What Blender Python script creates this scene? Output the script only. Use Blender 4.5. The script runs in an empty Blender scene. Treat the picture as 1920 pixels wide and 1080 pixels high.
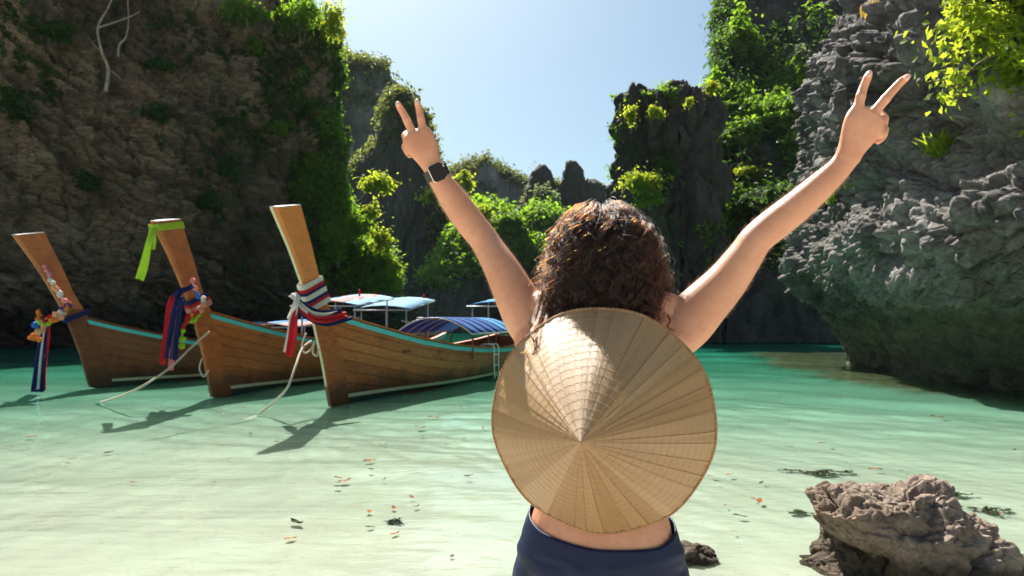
import bpy, bmesh, math, random
import numpy as np
from mathutils import Vector, Matrix, Quaternion

# ------------------------------------------------------------------ camera, sky, sun, exposure
sc = bpy.context.scene
COL = sc.collection
PITCH = math.radians(2.8)
CAM = Vector((0.0, 0.0, 1.35))
F_PX = 1280.0                       # 24 mm lens on a 36 mm frame 1920 px wide
cam_data = bpy.data.cameras.new('camera')
cam = bpy.data.objects.new('camera', cam_data)
COL.objects.link(cam)
cam_data.sensor_width = 36.0
cam_data.lens = 24.0
cam_data.clip_start = 0.05
cam_data.clip_end = 5000.0
cam.location = CAM
cam.rotation_euler = (math.pi / 2 + PITCH, 0, 0)
cam_data.dof.use_dof = True
cam_data.dof.focus_distance = 1.38
cam_data.dof.aperture_fstop = 10.0
sc.camera = cam

SUN_AZ, SUN_EL = math.radians(-18.0), math.radians(49.5)
SUN_DIR = Vector((math.sin(SUN_AZ) * math.cos(SUN_EL), math.cos(SUN_AZ) * math.cos(SUN_EL), math.sin(SUN_EL)))
world = bpy.data.worlds.new('World')
sc.world = world
world.use_nodes = True
_wn = world.node_tree
_sky = _wn.nodes.new('ShaderNodeTexSky')
_sky.sky_type = 'NISHITA'
_sky.sun_disc = False
_sky.sun_elevation = SUN_EL
_sky.sun_rotation = SUN_AZ
_sky.air_density = 1.0
_sky.dust_density = 1.7
_sky.ozone_density = 1.0
_tint = _wn.nodes.new('ShaderNodeMix')
_tint.data_type = 'RGBA'; _tint.blend_type = 'MULTIPLY'; _tint.inputs[0].default_value = 1.0
_tint.inputs[7].default_value = (0.77, 0.91, 0.90, 1)
_wn.links.new(_sky.outputs[0], _tint.inputs[6])
_wn.links.new(_tint.outputs[2], _wn.nodes['Background'].inputs[0])
_wn.nodes['Background'].inputs[1].default_value = 0.05
sun_data = bpy.data.lights.new('sun', 'SUN')
sun_data.energy = 5.0
sun_data.angle = math.radians(0.53)
sun_data.color = (1.0, 0.95, 0.86)
sun_data.cycles.is_caustics_light = True
sun = bpy.data.objects.new('sun', sun_data)
sun.rotation_euler = SUN_DIR.to_track_quat('Z', 'Y').to_euler()
sun.location = (-8, 30, 40)
COL.objects.link(sun)
sc.view_settings.view_transform = 'Standard'
sc.view_settings.look = 'None'
sc.view_settings.gamma = 1.0
sc.view_settings.exposure = 1.42
sc.render.engine = 'CYCLES'
sc.cycles.max_bounces = 10
sc.cycles.diffuse_bounces = 3
sc.cycles.glossy_bounces = 4
sc.cycles.transmission_bounces = 8
sc.cycles.transparent_max_bounces = 12
sc.cycles.sample_clamp_indirect = 8.0
sc.cycles.blur_glossy = 0.5

# ------------------------------------------------------------------ helpers
_F = Vector((0, math.cos(PITCH), math.sin(PITCH)))
_U = Vector((0, -math.sin(PITCH), math.cos(PITCH)))
def at(px, py, d):
    """point of the place that lies d metres along the lens axis at that bearing"""
    return CAM + _F * d + Vector((1, 0, 0)) * ((px - 960) / F_PX * d) - _U * ((py - 540) / F_PX * d)

def hash3(ix, iy, iz, seed):
    h = (ix.astype(np.int64) * 374761393 + iy.astype(np.int64) * 668265263 + iz.astype(np.int64) * 2147483647 + seed * 974634777) & 0xFFFFFFFF
    h = ((h ^ (h >> 13)) * 1274126177) & 0xFFFFFFFF
    h = ((h ^ (h >> 16)) * 2246822519) & 0xFFFFFFFF
    h = h ^ (h >> 15)
    return (h & 0xFFFFFF) / float(0xFFFFFF)

def vnoise(p, seed=0):
    """value noise in -1..1, p (...,3)"""
    f = np.floor(p)
    t = p - f
    t = t * t * t * (t * (t * 6 - 15) + 10)
    i = f.astype(np.int64)
    x, y, z = i[..., 0], i[..., 1], i[..., 2]
    tx, ty, tz = t[..., 0], t[..., 1], t[..., 2]
    r = 0
    for dx in (0, 1):
        wx = tx if dx else 1 - tx
        for dy in (0, 1):
            wy = ty if dy else 1 - ty
            for dz in (0, 1):
                wz = tz if dz else 1 - tz
                r = r + hash3(x + dx, y + dy, z + dz, seed) * (wx * wy * wz)
    return r * 2 - 1

def fbm(p, octv=4, seed=0, gain=0.5, lac=2.03):
    a, r, s = 1.0, 0, 0
    p = np.array(p, dtype=float)
    for k in range(octv):
        r = r + a * vnoise(p, seed + k * 17)
        s += a
        a *= gain
        p = p * lac + 13.7
    return r / s

def ridged(p, octv=4, seed=0, gain=0.5, lac=2.03):
    a, r, s = 1.0, 0, 0
    p = np.array(p, dtype=float)
    for k in range(octv):
        r = r + a * (1 - 2 * np.abs(vnoise(p, seed + k * 17)))
        s += a
        a *= gain
        p = p * lac + 7.3
    return r / s

def worley(p, seed=0):
    """F1, F2, id"""
    f = np.floor(p)
    i = f.astype(np.int64)
    d1 = np.full(p.shape[:-1], 9.0)
    d2 = np.full(p.shape[:-1], 9.0)
    cid = np.zeros(p.shape[:-1])
    for dx in (-1, 0, 1):
        for dy in (-1, 0, 1):
            for dz in (-1, 0, 1):
                cx, cy, cz = i[..., 0] + dx, i[..., 1] + dy, i[..., 2] + dz
                hx, hy, hz = hash3(cx, cy, cz, seed), hash3(cx, cy, cz, seed + 5), hash3(cx, cy, cz, seed + 9)
                d = np.sqrt((cx + hx - p[..., 0]) ** 2 + (cy + hy - p[..., 1]) ** 2 + (cz + hz - p[..., 2]) ** 2)
                near = d < d1
                d2 = np.where(near, d1, np.minimum(d2, d))
                cid = np.where(near, hx, cid)
                d1 = np.where(near, d, d1)
    return d1, d2, cid

def sstep(x, a, b):
    t = np.clip((x - a) / (b - a), 0, 1)
    return t * t * (3 - 2 * t)

def tag(o, label=None, cat=None, group=None, kind=None):
    if label: o['label'] = label
    if cat: o['category'] = cat
    if group: o['group'] = group
    if kind: o['kind'] = kind
    return o

def link(o, parent=None):
    COL.objects.link(o)
    if parent is not None:
        o.parent = parent
    return o

def empty(name, loc=(0, 0, 0), rotz=0.0):
    o = bpy.data.objects.new(name, None)
    o.empty_display_size = 0.2
    o.location = loc
    o.rotation_euler = (0, 0, rotz)
    COL.objects.link(o)
    return o

def mesh_np(name, verts, faces, mat=None, parent=None, smooth=True, attrs=None):
    """faces: (n,3) or (n,4) array, or list of them"""
    if not isinstance(faces, (list, tuple)):
        faces = [faces]
    me = bpy.data.meshes.new(name)
    v = np.asarray(verts, dtype=np.float32).reshape(-1, 3)
    me.vertices.add(len(v))
    me.vertices.foreach_set('co', v.ravel())
    fl = [np.asarray(f, dtype=np.int32) for f in faces if len(f)]
    idx = np.concatenate([f.ravel() for f in fl])
    sizes = np.concatenate([np.full(len(f), f.shape[1], np.int32) for f in fl])
    starts = np.concatenate([[0], np.cumsum(sizes)[:-1]]).astype(np.int32)
    me.loops.add(len(idx))
    me.loops.foreach_set('vertex_index', idx)
    me.polygons.add(len(sizes))
    me.polygons.foreach_set('loop_start', starts)
    me.update(calc_edges=True)
    me.polygons.foreach_set('use_smooth', np.full(len(sizes), bool(smooth)))
    if attrs:
        for k, a in attrs.items():
            at_ = me.attributes.new(k, 'FLOAT', 'POINT')
            at_.data.foreach_set('value', np.asarray(a, dtype=np.float32).ravel())
    o = bpy.data.objects.new(name, me)
    if mat is not None:
        me.materials.append(mat)
    return link(o, parent)

def grid_faces(n, m, close_m=False):
    i = np.arange(n * m).reshape(n, m)
    if close_m:
        i = np.concatenate([i, i[:, :1]], 1)
    return np.stack([i[:-1, :-1], i[:-1, 1:], i[1:, 1:], i[1:, :-1]], -1).reshape(-1, 4)

class MB:
    """collects simple shapes into one mesh"""
    def __init__(self):
        self.v, self.f = [], []
    def add(self, vs, fs):
        k = len(self.v)
        self.v += [tuple(p) for p in vs]
        self.f += [tuple(i + k for i in f) for f in fs]
    def hexa(self, p):
        self.add(p, [(0, 3, 2, 1), (4, 5, 6, 7), (0, 1, 5, 4), (1, 2, 6, 5), (2, 3, 7, 6), (3, 0, 4, 7)])
    def box(self, c, s, rot=None):
        c = Vector(c)
        pts = []
        for z in (-1, 1):
            for x, y in ((-1, -1), (1, -1), (1, 1), (-1, 1)):
                q = Vector((x * s[0] / 2, y * s[1] / 2, z * s[2] / 2))
                pts.append(c + (rot @ q if rot else q))
        self.hexa(pts)
    def tube(self, pts, r, n=8, cap=True):
        pts = [Vector(p) for p in pts]
        rr = r if hasattr(r, '__len__') else [r] * len(pts)
        up = Vector((0, 0, 1))
        vs = []
        prev = None
        for i, p in enumerate(pts):
            t = (pts[min(i + 1, len(pts) - 1)] - pts[max(i - 1, 0)]).normalized()
            if prev is None:
                a = t.cross(up)
                if a.length < 0.05:
                    a = t.cross(Vector((1, 0, 0)))
            else:
                a = prev - t * prev.dot(t)
            a.normalize()
            prev = a
            b = t.cross(a)
            for k in range(n):
                an = 2 * math.pi * k / n
                vs.append(p + (a * math.cos(an) + b * math.sin(an)) * rr[i])
        fs = []
        for i in range(len(pts) - 1):
            for k in range(n):
                fs.append((i * n + k, i * n + (k + 1) % n, (i + 1) * n + (k + 1) % n, (i + 1) * n + k))
        if cap:
            fs.append(tuple(range(n - 1, -1, -1)))
            fs.append(tuple((len(pts) - 1) * n + k for k in range(n)))
        self.add(vs, fs)
    def mesh(self, name, smooth=False):
        me = bpy.data.meshes.new(name)
        me.from_pydata(self.v, [], self.f)
        me.update()
        if smooth:
            me.polygons.foreach_set('use_smooth', [True] * len(me.polygons))
        return me
    def build(self, name, mat, parent=None, smooth=False, bevel=0.0):
        me = self.mesh(name, smooth)
        if mat is not None:
            me.materials.append(mat)
        o = bpy.data.objects.new(name, me)
        link(o, parent)
        if bevel:
            b = o.modifiers.new('bevel', 'BEVEL')
            b.width = bevel
            b.segments = 2
            b.limit_method = 'ANGLE'
        return o

def catmull(c, n, axis=0):
    c = np.moveaxis(np.asarray(c, float), axis, 0)
    K = len(c)
    t = np.linspace(0, K - 1, n)
    i = np.minimum(t.astype(int), K - 2)
    u = (t - i).reshape((-1,) + (1,) * (c.ndim - 1))
    p0, p1, p2, p3 = c[np.maximum(i - 1, 0)], c[i], c[i + 1], c[np.minimum(i + 2, K - 1)]
    r = 0.5 * (2 * p1 + (p2 - p0) * u + (2 * p0 - 5 * p1 + 4 * p2 - p3) * u * u + (3 * p1 - p0 - 3 * p2 + p3) * u ** 3)
    return np.moveaxis(r, 0, axis)

def spline(pts, n):
    return [Vector(p) for p in catmull(np.array([tuple(p) for p in pts]), n)]

def patch_normals(P):
    du = np.gradient(P, axis=0)
    dv = np.gradient(P, axis=1)
    N = np.cross(du, dv)
    return N / np.maximum(np.linalg.norm(N, axis=-1, keepdims=True), 1e-9)

# ------------------------------------------------------------------ materials
class NT:
    def __init__(self, name):
        self.m = bpy.data.materials.new(name)
        self.m.use_nodes = True
        self.t = self.m.node_tree
        self.b = self.t.nodes['Principled BSDF']
        self.out = self.t.nodes['Material Output']
    def n(self, typ, **kw):
        nd = self.t.nodes.new('ShaderNode' + typ)
        for k, v in kw.items():
            if hasattr(nd, k) and not k[0].isupper():
                setattr(nd, k, v)
            else:
                s = nd.inputs[k.replace('_', ' ')] if isinstance(k, str) else nd.inputs[k]
                self.set(s, v)
        return nd
    def set(self, sock, v):
        if isinstance(v, bpy.types.NodeSocket):
            self.t.links.new(v, sock)
        elif isinstance(v, bpy.types.Node):
            self.t.links.new(v.outputs[0], sock)
        else:
            if sock.type == 'RGBA' and len(v) == 3:
                v = (*v, 1)
            sock.default_value = v
    def p(self, **kw):
        for k, v in kw.items():
            self.set(self.b.inputs[k.replace('_', ' ')], v)
        return self
    def pos(self, scale=(1, 1, 1), rot=(0, 0, 0), obj=False):
        src = self.n('TexCoord').outputs['Object'] if obj else self.n('NewGeometry').outputs['Position']
        mp = self.n('Mapping')
        self.set(mp.inputs['Vector'], src)
        mp.inputs['Scale'].default_value = scale
        mp.inputs['Rotation'].default_value = rot
        return mp.outputs[0]
    def noise(self, vec, scale, detail=5.0, rough=0.6, dist=0.0):
        nd = self.n('TexNoise')
        self.set(nd.inputs['Vector'], vec)
        nd.inputs['Scale'].default_value = scale
        nd.inputs['Detail'].default_value = detail
        nd.inputs['Roughness'].default_value = rough
        nd.inputs['Distortion'].default_value = dist
        return nd.outputs['Fac']
    def ramp(self, fac, stops):
        r = self.n('ValToRGB')
        self.set(r.inputs[0], fac)
        el = r.color_ramp.elements
        while len(el) < len(stops):
            el.new(0.5)
        for e, (p, c) in zip(el, stops):
            e.position = p
            e.color = (*c, 1) if len(c) == 3 else c
        return r.outputs[0]
    def mix(self, fac, a, b, blend='MIX'):
        nd = self.n('Mix', data_type='RGBA', blend_type=blend)
        self.set(nd.inputs[0], fac)
        self.set(nd.inputs[6], a)
        self.set(nd.inputs[7], b)
        return nd.outputs[2]
    def math(self, op, a, b=0.0):
        nd = self.n('Math', operation=op)
        self.set(nd.inputs[0], a)
        self.set(nd.inputs[1], b)
        return nd.outputs[0]
    def mapr(self, v, a, b, c=0.0, d=1.0):
        nd = self.n('MapRange')
        self.set(nd.inputs['Value'], v)
        for k, x in zip(('From Min', 'From Max', 'To Min', 'To Max'), (a, b, c, d)):
            nd.inputs[k].default_value = x
        return nd.outputs[0]
    def bump(self, h, strength=0.5, dist=0.02, normal=None):
        nd = self.n('Bump')
        nd.inputs['Strength'].default_value = strength
        nd.inputs['Distance'].default_value = dist
        self.set(nd.inputs['Height'], h)
        if normal is not None:
            self.set(nd.inputs['Normal'], normal)
        return nd.outputs[0]
    def attr(self, name):
        return self.n('Attribute', attribute_name=name).outputs['Fac']

def mat_rock(name, dark, mid, light, moss, scale=1.0, rot=(0, 0, 0), squash=(1, 1, 1), moss_amt=0.5, bump=0.12, streak=0.0, rough=0.9, tide_shade=None, patch=0.0):
    k = NT(name)
    v = k.pos(squash, rot)
    a = k.noise(v, 0.35 * scale, 6, 0.65)
    b = k.noise(v, 1.9 * scale, 8, 0.7, 0.6)
    c = k.ramp(a, [(0.32, dark), (0.5, mid), (0.68, light)])
    c2 = k.ramp(b, [(0.3, dark), (0.52, mid), (0.74, light)])
    c = k.mix(0.55, c, c2)
    m = k.noise(k.pos((1, 1, 0.7)), 0.22 * scale, 7, 0.7)
    c = k.mix(k.mapr(m, 0.62 - 0.3 * moss_amt, 0.78 - 0.3 * moss_amt, 0, 0.8), c, moss)
    if streak:
        s = k.noise(k.pos((1.0, 1.0, 0.08)), 1.1 * scale, 5, 0.65)
        c = k.mix(k.mapr(s, 0.5, 0.66, 0, streak), c, tuple(x * 0.35 for x in dark))
        s2 = k.noise(k.pos((1.0, 1.0, 0.06)), 1.7 * scale, 5, 0.7)
        c = k.mix(k.mapr(s2, 0.56, 0.72, 0, streak * 0.7), c, light)
    if patch:
        pn = k.noise(k.pos((1, 1, 0.6)), 0.085 * scale, 5, 0.62, 0.5)
        c = k.mix(k.mapr(pn, 0.50, 0.62, 0, patch), c, tuple(x * 0.75 for x in dark))
        c = k.mix(k.mapr(pn, 0.46, 0.34, 0, 0.55), c, light)
    g = k.noise(v, 9 * scale, 6, 0.7)
    c = k.mix(k.mapr(g, 0.35, 0.7, 0.55, 0.0), c, dark)
    if tide_shade:                                   # algae stain above the water, also darkening the undercut against bounce light, uneven edge
        sx = k.n('SeparateXYZ'); k.set(sx.inputs[0], k.n('NewGeometry').outputs['Position'])
        zt = k.math('ADD', sx.outputs[2], k.math('MULTIPLY', k.noise(k.pos((1, 1, 0.35)), 0.9, 6, 0.65), -tide_shade[1]))
        c = k.mix(k.mapr(zt, tide_shade[0] - tide_shade[1] * 0.5 - 0.3 * tide_shade[1], tide_shade[0] - tide_shade[1] * 0.5 + 0.3 * tide_shade[1], 0.85, 0.0), c, k.ramp(b, [(0.35, tide_shade[2]), (0.7, tide_shade[3])]))
    vor = k.n('TexVoronoi', feature='DISTANCE_TO_EDGE')
    k.set(vor.inputs['Vector'], v)
    vor.inputs['Scale'].default_value = 2.4 * scale
    h = k.math('ADD', k.math('MULTIPLY', b, 1.0), k.math('MULTIPLY', k.mapr(vor.outputs[0], 0, 0.12), 0.35))
    h = k.math('ADD', h, k.math('MULTIPLY', g, 0.35))
    k.p(Base_Color=c, Roughness=rough, Normal=k.bump(h, 0.9, bump))
    k.b.inputs['Specular IOR Level'].default_value = 0.25
    return k.m

def mat_leaf(name, a, b, trans, rough=0.45, tw=0.5):
    """leaf: reflected colour between a and b by the leaf's own tint, light shining through coloured trans"""
    k = NT(name)
    t = k.attr('tint')
    c = k.mix(t, a, b)
    k.p(Base_Color=c, Roughness=rough + 0.12)
    k.b.inputs['Specular IOR Level'].default_value = 0.22
    tr = k.n('BsdfTranslucent')
    k.set(tr.inputs[0], k.mix(t, tuple(x * 0.7 for x in trans), trans))
    mx = k.n('MixShader')
    mx.inputs[0].default_value = tw
    k.set(mx.inputs[1], k.b.outputs[0])
    k.set(mx.inputs[2], tr.outputs[0])
    k.set(k.out.inputs[0], mx.outputs[0])
    return k.m

M = {}
M['rock_left'] = mat_rock('tan_limestone', (0.042, 0.031, 0.022), (0.27, 0.19, 0.125), (0.66, 0.49, 0.335), (0.06, 0.072, 0.022), 0.8,
                          (0, math.radians(28), 0), (0.55, 1, 2.2), 0.32, 0.20, 0.45, patch=0.65, tide_shade=(2.2, 1.4, (0.02, 0.018, 0.014), (0.08, 0.065, 0.045)))
M['rock_right'] = mat_rock('grey_limestone', (0.022, 0.020, 0.019), (0.175, 0.162, 0.155), (0.48, 0.45, 0.435), (0.12, 0.13, 0.06), 1.3,
                           (0, math.radians(-14), 0), (0.8, 1, 1.2), 0.22, 0.10, 0.7, patch=0.45, tide_shade=(1.7, 1.2, (0.035, 0.03, 0.018), (0.13, 0.115, 0.06)))
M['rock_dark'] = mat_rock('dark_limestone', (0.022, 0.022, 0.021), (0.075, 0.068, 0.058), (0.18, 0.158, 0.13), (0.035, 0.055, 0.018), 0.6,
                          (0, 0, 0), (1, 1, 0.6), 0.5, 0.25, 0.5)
M['rock_far'] = mat_rock('hazy_far_limestone', (0.10, 0.105, 0.11), (0.26, 0.27, 0.275), (0.52, 0.52, 0.50), (0.04, 0.06, 0.02), 0.16,
                         (0, 0, 0), (1, 1, 0.35), 0.85, 0.8, 0.4)  # pale limestone, lightened further to stand for distance haze
M['rock_near'] = mat_rock('weathered_boulder_stone', (0.085, 0.062, 0.048), (0.34, 0.255, 0.195), (0.68, 0.575, 0.48), (0.15, 0.085, 0.045), 4.5,
                          (0, 0, 0), (1, 1, 1), 0.45, 0.035, 0.0, tide_shade=(0.13, 0.10, (0.025, 0.02, 0.014), (0.10, 0.07, 0.045)))
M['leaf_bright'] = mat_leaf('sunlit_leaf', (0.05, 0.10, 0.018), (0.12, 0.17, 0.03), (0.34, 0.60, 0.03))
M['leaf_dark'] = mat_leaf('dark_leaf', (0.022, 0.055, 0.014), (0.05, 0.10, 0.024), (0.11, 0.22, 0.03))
M['leaf_yellow'] = mat_leaf('yellow_green_leaf', (0.09, 0.14, 0.02), (0.17, 0.22, 0.03), (0.58, 0.68, 0.04), 0.5, 0.6)
M['leaf_grey'] = mat_leaf('grey_green_leaf', (0.09, 0.12, 0.06), (0.17, 0.20, 0.12), (0.26, 0.34, 0.13))
M['leaf_far'] = mat_leaf('far_leaf', (0.035, 0.06, 0.02), (0.09, 0.12, 0.035), (0.24, 0.28, 0.05))
k = NT('bark')
k.p(Base_Color=k.ramp(k.noise(k.pos((1, 1, 0.25)), 7, 6), [(0.3, (0.06, 0.042, 0.03)), (0.7, (0.21, 0.165, 0.12))]), Roughness=0.9)
M['bark'] = k.m
k = NT('pale_bark')
k.p(Base_Color=k.ramp(k.noise(k.pos((1, 1, 0.25)), 9, 6), [(0.3, (0.19, 0.13, 0.08)), (0.7, (0.48, 0.40, 0.30))]), Roughness=0.85)
M['bark_pale'] = k.m

# ------------------------------------------------------------------ seabed, beach and water
def bed_z(X, Y):
    r = np.hypot(X, Y) + 0 * X
    d = Y + 0.12 * np.abs(X) + 0.5 * np.sin(X * 0.35)
    z = np.interp(d, [-60, -20, -4, 1.5, 3.0, 7, 11, 16, 25, 45, 90, 200], [2.6, 1.6, 0.35, 0.05, -0.03, -0.10, -0.20, -0.38, -0.85, -1.7, -2.6, -3.0])
    p = np.stack([X, Y, 0 * X], -1)
    rp = np.sin((Y * 0.9 + X * 0.25 + 0.5 * np.sin(X * 0.8) + 0.6 * fbm(p * 0.7, 2, 6)) * 17)
    z = z + (0.007 * rp * (0.5 + 0.5 * fbm(p * 0.5, 2, 9)) * (1 - sstep(r, 9, 14)) + 0.012 * fbm(p * np.array([1.1, 2.2, 1]), 3, 5)) * sstep(r, 1, 4) + 0.02 * fbm(p * 0.35, 3, 8)
    # reef shelf at the foot of the grey cliff
    q = np.stack([X, Y, 0 * X], -1)
    sh = sstep(X - (7.2 + 0.012 * (Y - 14) ** 2) + 0.9 * fbm(q * 0.6, 3, 31), 0, 0.9) * sstep(Y, 8, 12) * (1 - sstep(Y, 29, 33))
    z = np.where(sh > 0, z * (1 - sh) + sh * np.maximum(z, -0.16 + 0.09 * fbm(q * 2.3, 4, 33)), z)
    return z, sh

def polar(nr, nt, r0, r1, a0, a1, knee=None):
    r = r0 * (r1 / r0) ** np.linspace(0, 1, nr)
    if knee:                                   # finer steps out to the knee distance
        n1 = int(nr * 0.62)
        r = np.concatenate([r0 * (knee / r0) ** np.linspace(0, 1, n1, endpoint=False), knee * (r1 / knee) ** np.linspace(0, 1, nr - n1)])
    th = np.linspace(a0, a1, nt)
    R, T = np.meshgrid(r, th, indexing='ij')
    return R * np.sin(T), R * np.cos(T), R

k = NT('wet_sand')
v = k.pos()
c = k.ramp(k.noise(v, 0.9, 6, 0.6), [(0.3, (0.415, 0.395, 0.33)), (0.7, (0.535, 0.515, 0.44))])
c = k.mix(k.mapr(k.noise(v, 5.5, 8, 0.75), 0.56, 0.74, 0, 0.42), c, (0.27, 0.235, 0.15))
sp = k.noise(v, 38, 3, 0.6)
c = k.mix(k.mapr(sp, 0.66, 0.72, 0, 0.6), c, (0.22, 0.17, 0.10))
reef = k.ramp(k.noise(v, 3.2, 8, 0.75), [(0.3, (0.045, 0.045, 0.02)), (0.5, (0.16, 0.13, 0.06)), (0.7, (0.34, 0.27, 0.16))])
c = k.mix(k.attr('reef'), c, reef)
k.p(Base_Color=c, Roughness=0.85, Normal=k.bump(k.noise(v, 22, 5, 0.6), 0.35, 0.01))
M['sand'] = k.m

X, Y, R = polar(240, 260, 0.6, 420, -math.pi, math.pi, 12.0)
Zb, sh = bed_z(X, Y)
seabed = mesh_np('seabed', np.stack([X, Y, Zb], -1), [grid_faces(240, 260)], M['sand'], attrs={'reef': sh})
tag(seabed, 'pale sand of the beach and shallow sea floor', kind='structure')
bm_ = bmesh.new(); bm_.from_mesh(seabed.data)
bmesh.ops.holes_fill(bm_, edges=[e for e in bm_.edges if e.is_boundary and e.calc_length() < 0.05], sides=0)
bm_.to_mesh(seabed.data); bm_.free()
seabed.cycles.is_caustics_receiver = True

def waves(X, Y):
    R = np.hypot(X, Y)
    rng = np.random.default_rng(7)
    z = np.zeros_like(X)
    wx = X + 0.35 * np.sin(Y * 0.9 + 0.4 * X)
    wy = Y + 0.35 * np.sin(X * 0.7 - 0.3 * Y)
    amp_env = 0.75 + 0.35 * sstep(R, 4, 16)
    pat = 0.65 + 0.5 * fbm(np.stack([X * 0.22, Y * 0.22, 0 * X], -1), 3, 71)
    for q in range(40):
        lam = 0.085 * 1.11 ** q
        a = rng.normal(1.25, 0.6)
        ph = rng.uniform(0, 6.28)
        kx, ky = math.cos(a) / lam * 6.283, math.sin(a) / lam * 6.283
        res = np.where(R < 12, R * 0.0058, R * 0.0178)
        fade = sstep(lam / res, 2.5, 6.0)
        z += fade * (0.0050 * lam / (1 + lam * 0.5)) * np.sin(kx * wx + ky * wy + ph)
    return z * amp_env * pat

NR, NTH = 520, 540
X, Y, R = polar(NR, NTH, 2.0, 380, math.radians(-56), math.radians(56), 12.0)
Zw = waves(X, Y)
depth = np.maximum(-bed_z(X, Y)[0], 0)
k = NT('sea_water')
k.t.nodes.remove(k.b)
dp = k.attr('depth')
tint = k.ramp(k.mapr(dp, 0, 2.0), [(0.0, (0.955, 0.985, 0.965)), (0.05, (0.84, 0.966, 0.922)), (0.12, (0.60, 0.90, 0.82)), (0.30, (0.38, 0.82, 0.72)), (0.6, (0.25, 0.75, 0.66)), (1.0, (0.15, 0.62, 0.54))])
g = k.n('BsdfGlass')
g.inputs['IOR'].default_value = 1.333
g.inputs['Roughness'].default_value = 0.0
k.set(g.inputs['Color'], tint)
k.set(g.inputs['Normal'], k.bump(k.noise(k.pos((1, 2.2, 1)), 5.5, 3, 0.5), 0.35, 0.02))
k.set(k.out.inputs[0], g.outputs[0])
M['water'] = k.m
water = mesh_np('water', np.stack([X, Y, Zw], -1), grid_faces(NR, NTH)[:, ::-1], M['water'], attrs={'depth': depth})
water.data.update()
if water.data.polygons[0].normal.z < 0:
    water.data.flip_normals()
tag(water, 'clear turquoise shallow sea water', kind='structure')
water.cycles.is_caustics_caster = True

# ------------------------------------------------------------------ cliffs and hills
def sheet(name, ctrl, nu, nv, disp, mat, label, flip=False):
    """a rock face: control columns (left to right) of points (foot to top), smoothed and displaced along its own normal"""
    P = catmull(catmull(np.array(ctrl, float), nu, 0), nv, 1)
    N = patch_normals(P)
    if flip:
        N = -N
    Q = P + N * disp(P)[..., None]
    f = grid_faces(nu, nv)
    o = mesh_np(name, Q, f if not flip else f[:, ::-1], mat)
    tag(o, label, kind='structure')
    o.cycles.is_caustics_receiver = True
    return Q, patch_normals(Q) * (-1 if flip else 1)

# --- tall tan cliff on the left
base = [(-40, 12), (-33, 24), (-26, 33), (-22, 36.2), (-18.5, 39), (-15.5, 41.6), (-12.8, 44.4), (-10.2, 46.6), (-8.3, 48.4), (-10.5, 55), (-20, 68)]
edgeX = lambda z: np.interp(z, [-3, 0, 1.5, 4, 7.5, 9.7, 12.7, 16.5, 20.6, 24, 27, 29], [0.3, 0.35, 0.5, 0.2, 1.5, 2.7, 4.0, 5.0, 5.3, 6.8, 9.5, 13])
zs = [-3, 0, 1.2, 2.2, 4, 7.5, 9.7, 12.7, 16.5, 20.6, 24, 27, 28.5, 28.8]
ctrl = []
for i, (bx, by) in enumerate(base):
    a = np.array(base[max(i - 1, 0)]); b = np.array(base[min(i + 1, len(base) - 1)])
    t = (b - a) / np.linalg.norm(b - a)
    n = np.array([-t[1], t[0]])            # pointing back, away from the lens
    w = min(max((i - 4) / 4.0, 0), 1)
    col = []
    for j, z in enumerate(zs):
        lean = np.interp(z, [-3, 0, 1.2, 2.2, 4, 10, 20, 27, 28.5, 28.8], [1.0, 1.3, 1.2, 0.4, -0.2, 0.9, 3.2, 5.5, 8, 20])
        e = float(edgeX(z))
        dx, dy = n * lean
        col.append((bx + (1 - w) * dx - w * e, by + (1 - w) * dy + w * (0.35 * e if i == 8 else 0.15 * e), z))
    ctrl.append(col)
def disp_left(P):
    x = P[..., 0] * 0.75 + P[..., 1] * 0.66
    z = P[..., 2]
    a = math.radians(27)
    u, v = x * math.cos(a) - z * math.sin(a), x * math.sin(a) + z * math.cos(a)
    dpt = P[..., 1] * 0.75 - P[..., 0] * 0.66
    big = 1.1 * fbm(P * 0.11, 3, 3)
    q = np.stack([u * 0.22, dpt * 0.22, v * 0.75], -1)
    lay = 0.5 * ridged(q, 4, 11, 0.55)
    q2 = np.stack([u * 0.8, dpt * 0.8, v * 2.3], -1) + 0.3 * fbm(P * 0.9, 2, 4)[..., None]
    d1, d2, cid = worley(q2, 3)
    blk = 0.34 * (cid - 0.5) - 0.50 * (1 - sstep(d2 - d1, 0.0, 0.18))
    fl = 0.35 * ridged(np.stack([x * 0.8, dpt * 0.8, z * 0.12], -1), 3, 21)
    fine = 0.10 * fbm(P * 3.1, 3, 41)
    t = v * 0.42 + 0.9 * fbm(P * 0.16, 3, 93) + 0.12 * fbm(P * 0.9, 2, 95)
    saw = t - np.floor(t)
    t2 = v * 1.5 + 1.1 * fbm(P * 0.3, 3, 97)
    saw2 = t2 - np.floor(t2)
    led = (1.25 * saw ** 0.6 * sstep(fbm(P * 0.2, 2, 98), -0.45, 0.2) + 0.42 * saw2 ** 0.6 - 0.4)
    big = big + led
    return -1.1 + 1.3 * big + 1.2 * lay + 0.85 * blk + fl * sstep(6 - z, 0, 4) + 1.3 * fine + 0.5 * ridged(P * np.array([0.5, 0.5, 0.12]), 2, 91)
QL, NL = sheet('cliff_left', ctrl, 480, 360, disp_left, M['rock_left'], 'tall shaded tan limestone cliff behind the wooden boats')

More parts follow.
